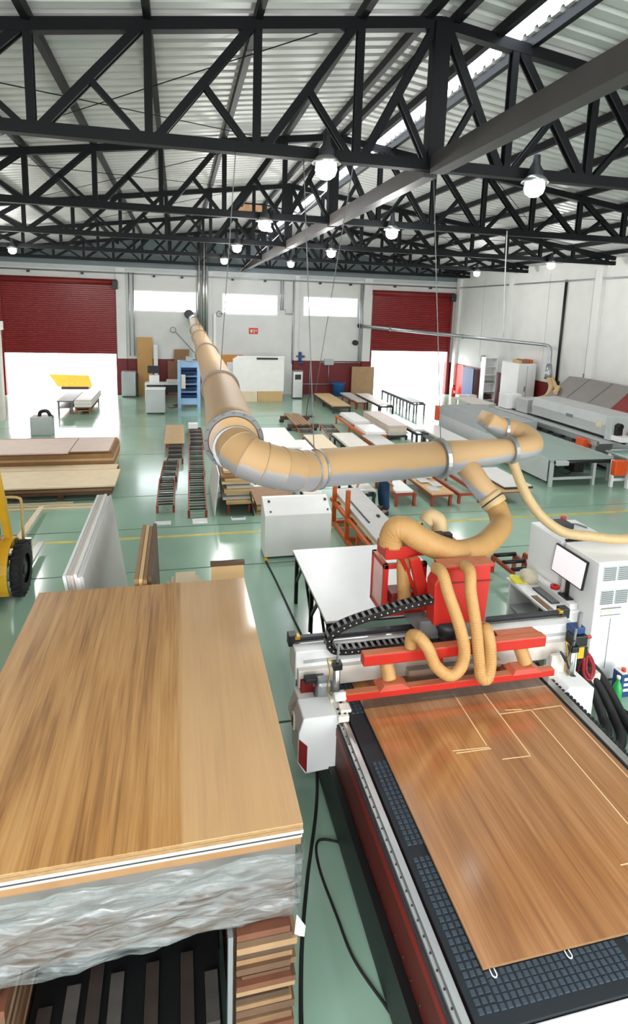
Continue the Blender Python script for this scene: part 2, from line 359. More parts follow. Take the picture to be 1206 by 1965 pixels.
mb.add([(XL, YB + .06, 6.0), (XR, YB + .06, 6.0), (XR, YB + .06, ztop(XR) + .2), (RX, YB + .06, ZA + .22), (XL, YB + .06, ztop(XL) + .2), (XL, YB + .2, 6.0), (XR, YB + .2, 6.0), (XR, YB + .2, ztop(XR) + .2), (RX, YB + .2, ZA + .22), (XL, YB + .2, ztop(XL) + .2)],
       [(4, 3, 2, 1, 0), (5, 6, 7, 8, 9), (0, 1, 6, 5), (1, 2, 7, 6), (2, 3, 8, 7), (3, 4, 9, 8), (4, 0, 5, 9)])
obj('gable_sheet', mb, M_gable, wall_back)
for x0, x1 in ((-2.84, -2.42), (1.12, 1.62), (5.72, 5.95), (9.36, 9.8)): obj('pilaster', MB().box(x0, x1, YB - 0.14, YB, 1.76, 6.0), M_wall, wall_back, 0.01); obj('pilaster_foot', MB().box(x0, x1, YB - 0.14, YB, 0, 1.755), M_dado, wall_back)
obj('wall_beam', MB().box(XL, XR, YB - 0.1, YB, 5.86, 6.04), M_grey, wall_back)
obj('wall_pipe', MB().tube([(XL, YB - .16, 5.75), (XR, YB - .16, 5.72)], 0.035, 8), M_galv, wall_back)
for x, z0, z1 in ((-2.25, 1.9, 5.8), (-2.05, 1.9, 5.8), (0.98, 3.2, 7.3), (1.2, 2.6, 7.6), (1.34, 2.6, 7.6), (4.98, 4.3, 5.7), (5.1, 4.3, 5.7), (5.62, 1.6, 5.7), (8.95 + .2, 1.7, 5.7), (9.25, 1.7, 5.7)):
    obj('conduit', MB().tube([(x, YB - .2, z0), (x, YB - .2, z1)], 0.03 if z1 < 6 else 0.08, 8), M_galv if z1 < 6 else M_alu, wall_back)
obj('conduit', MB().tube([(4.98, YB - .2, 4.3), (5.25, YB - .2, 4.3), (5.25, YB - .2, 4.1), (5.62, YB - .2, 4.1)], 0.02, 6), M_galv, wall_back)
obj('conduit', MB().tube([(7.1, YB - .1, 1.68), (9.3, YB - .1, 1.68)], 0.03, 6), M_galv, wall_back)
obj('conduit', MB().tube([(5.7, YB - .1, .55), (8.2, YB - .1, .55)], 0.025, 6), M_galv, wall_back)
obj('conduit', MB().tube([(6.6, YB - .1, .0), (6.6, YB - .1, 1.65)], 0.025, 6), M_galv, wall_back)
obj('conduit', MB().tube([(7.6, YB - .1, .55), (7.6, YB - .1, 1.65)], 0.025, 6), M_galv, wall_back)
obj('junction_box', MB().box(7.35, 7.85, YB - .16, YB, 1.55, 1.85), M_grey, wall_back, .01)
obj('wall_speaker', MB().cyl((8.98, YB - .2, 2.72), (8.98, YB, 2.72), 0.14, 16), M_black, wall_back)
obj('wall_valve', MB().box(5.85, 6.3, YB - .2, YB - .05, 1.95, 2.02).box(6.0, 6.12, YB - .24, YB - .05, 1.75, 2.2).box(5.9, 6.25, YB - .22, YB - .1, 1.62, 1.7), M_navy, wall_back)
for i, x in enumerate((-6.6, -4.3, -1.1, .2, 2.6, 4.2, 7.0, 8.6, 11, 13)): obj('wall_bracket', MB().box(x - .05, x + .05, YB - .2, YB, 5.62, 5.72), M_dark, wall_back)
for i, w in enumerate(WN):
    wo = struct('window_%d' % (i + 1), MB().box(w[0], w[1], YB + .02, YB + .1, 4.0, 4.06).box(w[0], w[1], YB + .02, YB + .1, 4.96, 5.02).box(w[0], w[0] + .05, YB + .02, YB + .1, 4.06, 4.96).box(w[1] - .05, w[1], YB + .02, YB + .1, 4.06, 4.96), M_white)
    obj('pane', MB().box(w[0] + .05, w[1] - .05, YB + .05, YB + .06, 4.06, 4.96), M_pane, wo)
def shutter(name, x0, x1, zb):
    root = struct(name, MB().box(x0 - .1, x0 + .02, YB - .12, YB - .0, 0, 5.3).box(x1 - .02, x1 + .1, YB - .12, YB, 0, 5.3), M_redd)
    prof = []; z = zb
    while z < 5.3: prof += [(0.0, z), (-0.03, z + .012), (-0.03, z + .07), (0.0, z + .085)]; z += 0.095
    n = len(prof); vs = [(x, YB - .04 + dy, zz) for x in (x0, x1) for dy, zz in prof]
    obj('slat_curtain', MB().add(vs, [(i, i + 1, n + i + 1, n + i) for i in range(n - 1)]), M_red_shut, root)
    obj('bottom_bar', MB().box(x0, x1, YB - .09, YB - .02, zb - .08, zb + .01), M_redd, root)
    obj('roller_housing', MB().tube([(x0 - .1, YB - .2, 5.32), (x1 + .1, YB - .2, 5.32)], .13, 12), M_redd, root)
    obj('drive_motor', MB().box(x1 - .1, x1 + .14, YB - .36, YB - .06, 5.0, 5.4), M_dark, root, .02)
shutter('door_1', D1[0], D1[1], 2.05); shutter('door_2', D2[0], D2[1], 2.4)
# sliding white door between the columns
sd = struct('door_3', MB().box(1.72, 5.66, YB - .1, YB - .02, 0.0, 3.98), M_wall, None, .01)
obj('door_stile', MB().box(1.68, 1.8, YB - .13, YB - .02, 0, 4.0).box(5.58, 5.7, YB - .13, YB - .02, 1.8, 4.0), M_white, sd)
rsign = thing('safety_sign', 'small red wall sign with pale pictograms on the white sliding door', 'sign', (3.65, YB - .12, 3.2))
obj('sign_plate', MB().box(3.42, 3.88, YB - .125, YB - .105, 3.06, 3.36), M_red, rsign, .01)
obj('pictogram', MB().box(3.5, 3.6, YB - .132, YB - .122, 3.14, 3.28).box(3.66, 3.7, YB - .132, YB - .122, 3.12, 3.3).box(3.74, 3.82, YB - .132, YB - .122, 3.2, 3.26), M_offwhite, rsign)
# right wall
wall_right = struct('wall_right', MB().box(XR, XR + .25, YN, YB + .25, 1.75, 6.5), M_wall)
obj('painted_dado', MB().box(XR - .005, XR + .25, YN, YB + .25, 0, 1.75), M_dado, wall_right)
for y in (2.1, 7.3, 12.6, 18.2, 23.8, 28.9): obj('pilaster', MB().box(XR - .16, XR, y - .18, y + .18, 0, 6.2), M_wall, wall_right, .01)
y = 3.0
while y < 29:
    obj('panel_joint', MB().box(XR - .008, XR, y - .01, y + .01, 1.75, 6.1), M_grey, wall_right); y += 2.6
obj('wall_pipe', MB().tube([(XR - .12, 4, 5.8), (XR - .12, YB - .2, 5.72)], .03, 8), M_galv, wall_right)
obj('power_conduit', MB().tube([(XR - .06, 20.1, 5.8), (XR - .06, 20.1, 1.6)], .05, 8), M_black, wall_right)
obj('power_box', MB().box(XR - .2, XR, 19.95, 20.25, 1.35, 1.9), M_black, wall_right, .02)
obj('wall_socket', MB().box(XR - .04, XR, 18.5, 18.62, 2.16, 2.36).box(XR - .04, XR, 18.34, 18.46, 2.16, 2.36), M_mid, wall_right)
obj('alarm_box', MB().box(XR - .15, XR, 25.75, 26.0, 2.1, 2.4), M_black, wall_right, .02)
obj('dado_gate_light', MB().box(XR - .04, XR - .01, 27.9, 29.0, 0.0, 1.72), M_red, wall_right)  # brighter red stands in for gate light falling on the dado
wall_left = struct('wall_left', MB().box(XL - .25, XL, YN, YB + .25, 1.75, 6.5), M_wall)
obj('painted_dado', MB().box(XL - .25, XL + .005, YN, YB + .25, 0, 1.75), M_dado, wall_left)
# unseen wall behind the camera, two open gates sized to let sky light in
mb = MB()
for x0, x1, z0, z1 in ((XL, -4.5, 0, 6.4), (-4.5, 0.5, 5.2, 6.4), (0.5, 6.0, 0, 6.4), (6.0, 11.0, 5.2, 6.4), (11.0, XR, 0, 6.4)): mb.box(x0, x1, YN - .25, YN, z0, z1)
wall_front = struct('wall_front', mb, M_wall)
obj('gable_sheet', MB().add([(XL, YN - .1, 6.4), (XR, YN - .1, 6.4), (RX, YN - .1, ZA + .16)], [(0, 1, 2)]), M_gable, wall_front)
# outdoors
struct('trim_1', MB().box(-60, 70, YB + .3, 110, -.12, -.02), M_out)
struct('trim_2', MB().box(-60, 70, -60, YN - 1.05, -.12, -.02), M_out)
fac = thing('neighbour_building', 'pale pink building far outside the left gate', 'building', (-8, 52, 0))
obj('wall', MB().box(-16, -7.5, 52, 54, -.02, 5.0), M_pinkw, fac)
for i in range(5): obj('pillar', MB().box(-15.6 + i * 1.8, -15.2 + i * 1.8, 51.8, 52, -.02, 5.0), M_offwhite, fac)
for i, (x, y) in enumerate(((14.5, 36), (15.1, 36.6))):
    one('traffic_cone', MB().lathe([(.22, -.02), (.22, .03), (.15, .03), (.03, .7), (0, .7)], (x, y, 0), 16), M_mid, ('grey cone outside the right gate, left one of the two', 'dark cone outside the right gate, right one of the two')[i], 'cone')
# ------------------------------------------------------------------ roof trusses
def member(a, b, w, d=.09, th=.022):   # two flats with a gap
    mb = MB()
    for s in (-1, 1): mb.beam((a[0], s * d / 2, a[1]), (b[0], s * d / 2, b[1]), th, w, (0, 0, 1) if abs(a[0] - b[0]) > .05 else (1, 0, 0))
    return mb
tr = thing('roof_truss', 'nearest black steel roof truss spanning the hall overhead', 'truss', (0, 0, 0))
zt = lambda x: ZA - RX * 0 - SL * abs(x); ZB = 6.2; EX = 11.0
for s in (-1, 1):
    obj('top_chord', MB().beam((0, 0, ZA), (s * EX, 0, zt(EX)), .12, .13), M_steel, tr)
    prev = 0.0
    for k in range(0, 9):
        xi, xo = s * max(0, 1.2 * k - .2), s * (1.2 * k + 1.0)
        if k == 8: xo = s * 10.7
        obj('vertical', member((xo, zt(xo)), (xo, ZB), .085), M_steel, tr)
        if k < 8:
            a = (xi + s * .08, zt(xi) - .04); b = (xo - s * .1, ZB + .03)
            obj('diagonal', member(a, b, .095), M_steel, tr)
            mx_, mz = a[0] * .48 + b[0] * .52, a[1] * .48 + b[1] * .52
            obj('strut', member((mx_, mz), (xi + s * .09, ZB + .02), .065), M_steel, tr)
        else:
            obj('diagonal', member((xi, zt(xi)), (xo, ZB), .07), M_steel, tr); obj('diagonal', member((xi, ZB), (xo, zt(xo)), .07), M_steel, tr)
    obj('bottom_chord', MB().box(min(0, s * EX), max(0, s * EX), -.07, .07, ZB - .07, ZB + .06), M_steel, tr)
obj('king_post', MB().box(-.1, .1, -.09, .09, ZB, ZA), M_steel, tr)
tl = ['second black steel roof truss from the camera', 'third black steel roof truss from the camera, over the middle of the hall', 'fourth black steel roof truss from the camera', 'farthest black steel roof truss just before the back wall']
for i, y in enumerate(TY[1:]): dup(tr, (RX, y, 0), tl[i])
tr.location = (RX, TY[0], 0)
tb = thing('tie_beam', 'long brown steel beam running lengthways through the middle of the trusses', 'beam', (3.12, 0, 6.2))
ends = [YN] + TY + [YB]
for a, b in zip(ends, ends[1:]): obj('beam_segment', MB().box(3.03, 3.21, a + .1, b - .1, 6.08, 6.3), M_tie, tb)
rv = thing('roof_vent', 'small amber louvred vent box under the ridge near the far trusses', 'vent', (2.45, 20.6, 7.6))
obj('frame', MB().box(1.95, 2.85, 20.5, 20.56, 7.80, 7.84).box(1.95, 2.85, 20.5, 20.56, 7.52, 7.56).box(1.95, 1.99, 20.5, 20.56, 7.56, 7.80).box(2.81, 2.85, 20.5, 20.56, 7.56, 7.80).hexa([(2.85, 20.5, 7.80), (4.0, 20.5, 7.62), (4.0, 20.56, 7.62), (2.85, 20.56, 7.80), (2.85, 20.5, 7.84), (4.0, 20.5, 7.66), (4.0, 20.56, 7.66), (2.85, 20.56, 7.84)]), M_steel, rv)
for i in range(4): obj('louvre', MB().box(2.0 + i * .205, 2.19 + i * .205, 20.52, 20.54, 7.57, 7.79), mat('amber_sheet', (196, 150, 110), .5), rv)
# ------------------------------------------------------------------ high bay lamps
def highbay():
    t = thing('high_bay_lamp', 'x', 'lamp', (0, 0, 0), 'high bay lamps')
    obj('housing', MB().lathe([(0, .40), (.04, .40), (.05, .28), (.09, .22), (.10, .14), (.10, .10), (0, .10)], n=16), M_dark, t)
    obj('reflector', MB().lathe([(.10, .14), (.13, .11), (.165, .07), (.17, .07), (.135, .12), (.10, .15)], n=20), M_alu, t)
    obj('diffuser', MB().lathe([(0, -.11), (.06, -.10), (.11, -.06), (.13, .0), (.12, .08)], n=20), M_lampglow, t)
    obj('hook', MB().beam((0, 0, .38), (0, .2, .21), .02, .02), M_dark, t)
    return t
LP = [(1.69, TY[0] - .2, 'nearest bright round ceiling lamp, left of the skylight'), (4.42, TY[0] - .2, 'nearest bright ceiling lamp on the right of the ridge'),
      (1.68, TY[1] - .2, 'second ceiling lamp of the row left of the ridge'), (4.35, TY[1] - .2, 'second ceiling lamp of the row right of the ridge'),
      (1.62, TY[2] - .2, 'third ceiling lamp of the row left of the ridge'), (4.35, TY[2] - .2, 'third ceiling lamp of the row right of the ridge'),
      (1.64, TY[3] - .2, 'fourth and farthest ceiling lamp of the row left of the ridge'), (4.1, TY[3] - .2, 'fourth and farthest ceiling lamp of the row right of the ridge'),
      (-5.4, TY[3] - .2, 'lone ceiling lamp at the far left, over the left gate'), (11.7, TY[3] - .2, 'ceiling lamp hanging by the far right column'), (11.6, TY[2] - .2, 'ceiling lamp under the truss end at the right wall'),
      (-5.1, TY[1] - .2, 'added unseen fill lamp out at the left side, by the second truss'), (-5.1, TY[2] - .2, 'added unseen fill lamp out at the left side, by the third truss'), (11.7, TY[1] - .2, 'added unseen fill lamp out at the right side, by the second truss'),  # out of frame, added for their light on the hall
      (-2.4, -.4, 'leftmost added unseen fill lamp over the near end of the hall'), (1.2, -.4, 'second added unseen fill lamp from the left over the near end of the hall'), (5.0, -.4, 'third added unseen fill lamp from the left over the near end of the hall'), (8.8, -.4, 'rightmost added unseen fill lamp over the near end of the hall')]  # unseen row added to brighten the foreground
gd = thing('roof_girder', 'black girder over the near end of the hall', 'beam', (RX, -.2, 6.2)); obj('girder_bar', MB().box(XL, XR, -.27, -.13, 6.13, 6.26), M_steel, gd)
hb = highbay(); LZ = 5.99
for i, (x, y, lb) in enumerate(LP):
    o = hb if i == 0 else dup(hb, (x, y, LZ)); o.location = (x, y, LZ); o['label'] = lb
    if 5 < y < 10: continue   # these two hang over the machine with their bowls dimmed, as the photo shows no glare from them
    li = bpy.data.lights.new('high_bay_light', 'POINT'); li.shadow_soft_size = .2; li.energy = LAMP_W * (1.1 if y < 5 else 0.6 if x > 10 else 1); li.color = (1.0, 0.98, 0.95)
    lo = bpy.data.objects.new('high_bay_light', li); COL.objects.link(lo); lo.location = (x, y, LZ - .26)
    if y not in (2.0,): pass
# ------------------------------------------------------------------ big dust duct
du = thing('dust_duct', 'large dusty tan extraction duct with elbow hanging across the hall', 'duct', (1.0, 6.4, 2.8))
A = [V3((.56, 6.05, 3.01)), V3((.66, 9.5, 3.07)), V3((.70, 15, 3.17)), V3((.75, 25, 3.35)), V3((.72, 28.2, 3.6)), V3((.70, 29.25, 3.78))]
RA = [.285, .275, .265, .25, .21, .17]
def lerp_path(P, R, n=8):
    S = spline(P, n); k = len(S) - 1; return S, [R[min(int(i / n), len(R) - 2)] + (R[min(int(i / n) + 1, len(R) - 1)] - R[min(int(i / n), len(R) - 2)]) * ((i % n) / n if i < k else 1) for i in range(k + 1)]
S_, R_ = lerp_path(A[:5], RA[:5])
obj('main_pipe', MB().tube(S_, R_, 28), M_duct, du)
obj('wall_spigot', MB().tube([A[4], A[4].lerp(A[5], .6), A[5] + V3((-.12, .1, .05))], [.21, .19, .17], 20), M_galv, du)
obj('wall_collar', MB().cyl((.5, 29.15, 3.95), (.5, 29.3, 3.95), .22, 20), M_black, du)
for c, n_, R0 in ((V3((.66, 9.5, 3.07)), (.03, 1, .02), .285), (V3((.70, 15, 3.17)), (.02, 1, .02), .275), (V3((.735, 21, 3.27)), (.02, 1, .02), .258), (V3((.75, 25, 3.35)), (.0, 1, .08), .26)):
    obj('clamp_ring', MB().disc(c, n_, R0 - .02, R0 + .03, .10), M_duct2, du)
# end plate with bolted flange, elbow of gored segments
nf = (V3((.57, 6.3, 3.015)) - V3((.56, 6.0, 3.0))).normalized()
fl = obj('flange_ring', MB().disc((.56, 6.03, 3.005), nf, .27, .318, .05, 40), M_mid, du)
obj('end_plate', MB().disc((.56, 6.0, 3.005), nf, .0, .26, .02, 40), M_duct, du)
mb = MB(); u_ = V3((1, 0, 0)); w_ = V3((0, 0, 1))
for i in range(16):
    a = 2 * PI * i / 16; c = V3((.56, 5.99, 3.005)) + (u_ * math.cos(a) + w_ * math.sin(a)) * .296; mb.cyl(c, c + V3((0, -.03, 0)), .012, 6)
obj('flange_bolts', mb, M_mid, fl, kind='stuff')
ELB = [(.58, 6.0, 2.95), (.60, 5.90, 2.92), (.68, 5.81, 2.87), (.83, 5.78, 2.81), (1.01, 5.82, 2.745), (1.2, 5.93, 2.68), (1.36, 6.05, 2.635)]
ELB = [V3(p) for p in ELB]
_full = MB().tube(ELB, .225, 26, cap=False)
for i in range(len(ELB) - 1):
    vs = _full.v[i * 26:(i + 2) * 26]
    obj('elbow_segment', MB().add(vs, [(k, (k + 1) % 26, 26 + (k + 1) % 26, 26 + k) for k in range(26)], True), M_duct, du)
    c = ELB[i + 1]; rg = [c + (p - c) * 1.012 for p in _full.v[(i + 1) * 26:(i + 2) * 26]]
    if i < len(ELB) - 2: obj('elbow_seam', MB().tube(rg, .006, 6, closed=True), M_duct, du)
obj('inner_collar', MB().disc((.58, 5.97, 2.93), nf, .20, .245, .04, 30), M_galv, du)
H0 = V3((1.36, 6.05, 2.63)); H1 = V3((1.62, 6.24, 2.61)); H2 = V3((3.12, 6.4, 2.64)); H3 = V3((4.14, 6.52, 2.69))
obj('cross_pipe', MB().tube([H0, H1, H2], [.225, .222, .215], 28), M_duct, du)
for c, t in ((V3((1.40, 6.08, 2.628)), V3((1, .5, 0))), (V3((1.52, 6.17, 2.618)), V3((1, .4, 0)))): obj('clamp_ring', MB().disc(c, t, .215, .234, .025, 30), M_galv, du)
obj('clamp_ring', MB().disc(V3((3.12, 6.4, 2.64)), V3((1, .1, .03)), .21, .255, .05, 30), M_galv, du)
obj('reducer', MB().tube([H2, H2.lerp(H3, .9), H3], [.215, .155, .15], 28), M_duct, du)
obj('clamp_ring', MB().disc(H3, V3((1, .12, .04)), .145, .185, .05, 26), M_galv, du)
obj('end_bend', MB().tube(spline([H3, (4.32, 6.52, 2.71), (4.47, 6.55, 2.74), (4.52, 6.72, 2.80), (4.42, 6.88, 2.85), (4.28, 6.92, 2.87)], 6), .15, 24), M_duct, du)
obj('clamp_ring', MB().disc((4.28, 6.92, 2.87), (-1, .2, .1), .145, .18, .04, 24), M_galv, du)
def loft(a, ra, b, wb, hb, axis):   # round to flattened mouth
    a, b = V3(a), V3(b); t = (b - a).normalized(); u = t.cross(V3((0, 0, 1))).normalized(); w = u.cross(t); n = 24; vs = []
    for q in range(5):
        f = q / 4; c = a.lerp(b, f)
        for i in range(n):
            an = 2 * PI * i / n; cx_, cy_ = math.cos(an), math.sin(an)
            sq = lambda v: math.copysign(min(1, abs(v) * 1.35), v)
            vs.append(c + u * (ra * cx_ * (1 - f) + wb * sq(cx_) * f) + w * (ra * cy_ * (1 - f) + hb * sq(cy_) * f))
    fs = [(q * n + i, q * n + (i + 1) % n, (q + 1) * n + (i + 1) % n, (q + 1) * n + i) for q in range(4) for i in range(n)] + [tuple(range(4 * n, 5 * n))]
    return MB().add(vs, fs, True)
obj('mouth_piece', loft((4.28, 6.92, 2.87), .15, (3.98, 6.92, 3.03), .17, .10, 0), M_duct, du)
BR = [V3((3.42, 6.42, 2.62)), V3((3.58, 6.25, 2.36)), V3((3.72, 6.08, 2.15))]
obj('branch_pipe', MB().tube(BR, [.15, .14, .135], 22), M_duct, du)
obj('branch_collar', MB().tube([BR[2] + (BR[1] - BR[2]) * .35, BR[2] + (BR[1] - BR[2]) * .25, BR[2] + (BR[1] - BR[2]) * .1, BR[2], BR[2] + (BR[2] - BR[1]) * .15], [.142, .156, .146, .158, .142], 22), M_hosel, du)
obj('branch_clip', MB().ring(BR[2] + (BR[1] - BR[2]) * .12, BR[1] - BR[2], .15, .009, 26), M_dark, du)
for x, y, z in ((.66, 9.52, 3.33), (.72, 17.0, 3.45), (.75, 22.0, 3.55), (3.12, 6.42, 2.88), (1.46, 6.12, 2.84)):
    zz = 6.15 if abs(y - 9.52) < 9 else 6.15
    yy = min(TY, key=lambda q: abs(q - y))
    obj('hanger_wire', MB().tube([(x, y, z), (x, yy, 6.14)], .006, 5), M_mid, du)
def hose(pts, r, label, m=M_hose, name='dust_hose', **k):
    P = spline(pts, 4); o = one(name, flex(pts, r, **k), m, label, 'hose'); return o
hose([(3.735, 6.05, 2.12), (3.70, 5.86, 1.99), (3.50, 5.6, 1.985), (3.14, 5.3, 1.96), (2.78, 5.1, 2.0), (2.52, 5.05, 2.09), (2.30, 5.08, 2.2), (2.19, 5.12, 2.27), (2.11, 5.16, 2.27), (2.075, 5.2, 2.18), (2.07, 5.21, 2.07)], .125, 'thick tan flexible hose sagging from the duct branch to the router head', pitch=.03, amp=.02)
obj_h = hose([(4.18, 6.5, 2.56), (4.24, 6.3, 2.25), (4.36, 6.1, 1.98), (4.62, 5.95, 1.78), (4.95, 5.85, 1.74), (5.3, 5.75, 1.72), (5.7, 5.65, 1.78), (6.2, 5.5, 1.66), (6.35, 5.45, 1.2), (6.38, 5.42, .6), (6.38, 5.42, .02)], .062, 'thin pale tan hose drooping from the duct end over the white cabinet', M_hosel, pitch=.03, amp=.02)
# ------------------------------------------------------------------ router table
cn = thing('cnc_router', 'big red and white cutting router with black grid bed', 'machine', (2.5, 4.0, 0))
P_ = lambda n, mb, m, b=0.0, par=None: obj(n, mb, m, par or cn, b)
X0, X1, Y0, Y1, ZT = 1.42, 3.52, 2.05, 5.75, .85
base = P_('base_frame', MB().box(X0 - .10, X1 - .02, Y0 - .25, Y1, .42, .72), mat('dark_frame_red', (84, 16, 12), .55, 0, .1, 4), .01)
P_('skirt_and_shadow', MB().box(X0 - .16, X1 - .04, Y0 - .24, Y1 - .01, .04, .42), M_black)  # lower skirt, set out past the frame to draw the floor shadow too
P_('top_frame', MB().box(X0 - .105, X1 + .05, Y0 - .28, Y1, .72, .80), M_redd, .006)
for x in (X0 + .14, X1 - .14):
    for y in (2.2, 3.6, 5.0): P_('foot', MB().cyl((x, y, 0), (x, y, .05), .06, 12), M_black)
mb = MB()
for y in range(28): mb.cyl((X0 - .104, 1.95 + y * .13, .47), (X0 - .09, 1.95 + y * .13, .47), .012, 6)
obj('frame_holes', mb, M_black, base, kind='stuff')
bed = P_('vacuum_bed', MB().box(X0 + .02, X1 - .02, Y0, Y1, .78, ZT - .006), M_bed, .006)
# raised pads of the bed grid, in zones, where the sheet leaves them in view
mb = MB(); pt = .042
def pads(xa, xb, ya, yb):
    nx = int(round((xb - xa) / pt)); ny = int(round((yb - ya) / pt))
    for i in range(nx):
        for j in range(ny):
            x = xa + (i + .5) * (xb - xa) / nx; y = ya + (j + .5) * (yb - ya) / ny; h = pt * .38
            mb.hexa([(x - h, y - h, ZT - .007), (x + h, y - h, ZT - .007), (x + h, y + h, ZT - .007), (x - h, y + h, ZT - .007), (x - h * .8, y - h * .8, ZT), (x + h * .8, y - h * .8, ZT), (x + h * .8, y + h * .8, ZT), (x - h * .8, y + h * .8, ZT)])
for ya, yb in ((2.12, 3.02), (3.10, 3.86), (4.42, 4.68), (4.72, 5.6)): pads(1.475, 1.60, ya, yb)
for xa, xb in ((1.60, 2.44), (2.50, 3.46)): pads(xa, xb, 2.12, 2.31)
obj('bed_pads', mb, M_bedsq, bed, kind='stuff')
rl = P_('linear_rail', MB().box(X0 - .085, X0 + .0, Y0 - .1, Y1, .80, .852), M_alu, .004)
obj('rail_top', MB().box(X0 - .055, X0 - .03, Y0 - .1, Y1, .852, .872), M_alu, rl)
obj('gear_rack', MB().box(X0 - .10, X0 - .086, Y0 - .1, Y1, .78, .83), M_dark, rl)
mb = MB()
for k in range(40): mb.cyl((X0 - .068, 2.0 + k * .09, .852), (X0 - .068, 2.0 + k * .09, .856), .007, 6)
obj('rail_screws', mb, M_dark, rl, kind='stuff')
P_('linear_rail', MB().box(X1 - .02, X1 + .05, Y0 - .1, Y1, .80, .86), M_alu, .004)
P_('front_apron', MB().box(X0 + .02, X1 + .05, Y0 - .42, Y0 - .004, .74, .838), M_white, .01)
tray = P_('side_cable_tray', MB().box(X1 + .06, X1 + .16, 2.6, 4.9, .72, .76), M_black)
for k in range(46): obj('chain_link', MB().box(X1 + .065, X1 + .155, 2.62 + k * .05, 2.645 + k * .05, .76, .80), M_black, tray)
# sheet stops
# gantry
bm_ = P_('gantry_beam', MB().box(1.04, 4.02, 4.84, 5.12, .95, 1.24), M_white, .012)
obj('beam_lower_plate', MB().box(1.06, 3.98, 4.78, 4.85, .90, 1.08), M_offwhite, bm_, .006)
obj('top_rail', MB().box(1.06, 4.0, 5.0, 5.05, 1.24, 1.285), M_dark, bm_)
obj('top_rail_light', MB().box(1.06, 4.0, 4.94, 4.985, 1.24, 1.258), M_alu, bm_)
obj('front_rail', MB().box(1.12, 3.95, 4.83, 4.84, 1.12, 1.15), M_grey, bm_)
obj('end_cap', MB().box(1.0, 1.08, 4.98, 5.08, 1.21, 1.32), M_black, bm_, .006); obj('cap_bolt', MB().box(1.06, 1.11, 4.97, 5.03, 1.28, 1.315), M_brass, bm_, .004)
obj('end_cap', MB().box(3.97, 4.07, 4.98, 5.08, 1.21, 1.32), M_black, bm_, .006); obj('cap_bolt', MB().box(3.93, 3.98, 4.97, 5.03, 1.28, 1.315), M_brass, bm_, .004)
obj('label_slot', MB().box(1.16, 1.30, 4.776, 4.78, 1.02, 1.035), M_mid, bm_)
# left leg casing (chamfered box) with dark red end
pr = [(.98, .78), (1.02, .92), (1.34, .92), (1.36, .80), (1.36, .40), (1.05, .38), (.98, .50)]
lc = P_('left_drive_casing', MB().prism(pr, 4.34, 4.62, lambda u, v, t: (u, t, v)).prism([(.98, .66), (1.04, .88), (1.2, .88), (1.2, .66)], 4.62, 4.86, lambda u, v, t: (u, t, v)), M_white, .012)
obj('red_end', MB().hexa([(.985, 4.325, .52), (1.06, 4.33, .40), (1.06, 4.338, .40), (.985, 4.338, .52), (.985, 4.325, .74), (1.06, 4.33, .66), (1.06, 4.338, .66), (.985, 4.338, .74)]), M_redd, lc)
obj('sticker', MB().box(.965, .98, 4.50, 4.57, .70, .84), M_crumple, lc)
obj('sticker_mark', MB().box(.962, .966, 4.515, 4.555, .73, .81), M_redd, lc)
P_('left_leg', MB().box(1.08, 1.2, 4.74, 4.98, .30, 1.0), M_redd, .006)
ll = P_('left_column', MB().box(1.2, 1.36, 4.60, 4.74, .55, 1.06), M_galv, .04)
for z in (.66, .73, .80): obj('column_hole', MB().cyl((1.27, 4.595, z), (1.27, 4.602, z), .014, 10), M_black, ll)
obj('column_lug', MB().box(1.10, 1.22, 4.66, 4.74, 1.02, 1.07), M_black, ll, .01)
P_('left_bracket', MB().box(1.30, 1.46, 4.50, 4.62, .86, .96), M_offwhite, .01)
P_('rail_carriage', MB().box(1.32, 1.42, 4.30, 4.56, .872, .93).box(1.35, 1.45, 4.34, 4.44, .93, .96), M_offwhite, .008)
mb = MB()
for x, y in ((1.34, 4.34), (1.34, 4.40), (1.39, 4.34), (1.39, 4.48)): mb.cyl((x, y, .92), (x, y, .938), .012, 8)
P_('carriage_bolts', mb, M_black)
def cylinder(x, y, z0):
    c = P_('air_cylinder', MB().cyl((x, y, z0), (x, y, z0 + .30), .034, 16), M_alu)
    obj('rod', MB().cyl((x, y, z0 + .30), (x + .01, y, z0 + .52), .012, 8), M_mid, c)
    obj('cylinder_cap', MB().box(x - .042, x + .042, y - .042, y + .042, z0 + .28, z0 + .34), M_black, c, .006)
    obj('cylinder_foot', MB().box(x - .042, x + .042, y - .042, y + .042, z0 - .03, z0 + .02), M_black, c, .006)
    obj('fitting', MB().tube(spline([(x - .04, y - .02, z0 + .02), (x - .09, y - .03, z0 + .1), (x - .07, y - .02, z0 + .26), (x - .09, y, z0 + .38), (x - .04, y, z0 + .34)], 5), .007, 6), M_brass, c)
cylinder(1.37, 4.58, .93); cylinder(3.86, 4.62, .80)
# right leg casing and valve block
rc = P_('right_drive_casing', MB().prism([(3.60, .50), (3.60, .74), (3.70, .84), (3.98, .80), (3.98, .42), (3.66, .42)], 4.40, 4.70, lambda u, v, t: (u, t, v)), M_white, .012)
obj('casing_strap', MB().box(3.585, 3.60, 4.45, 4.6, .5, .78), M_dark, rc)
P_('right_leg', MB().box(3.92, 4.06, 4.78, 5.0, .2, 1.0), M_white, .01)
P_('valve_bracket', MB().box(3.66, 3.88, 4.66, 4.70, .78, 1.02).box(3.60, 3.66, 4.60, 4.70, .80, .9), M_offwhite, .006)
vb = P_('valve_block', MB().box(3.90, 4.06, 4.66, 4.80, 1.08, 1.2), M_black, .01)
obj('label_yellow', MB().box(3.95, 4.02, 4.650, 4.66, .96, 1.08), M_yellow, vb); obj('label_blue', MB().box(3.91, 4.05, 4.70, 4.82, 1.2, 1.27), M_navy, vb, .008)
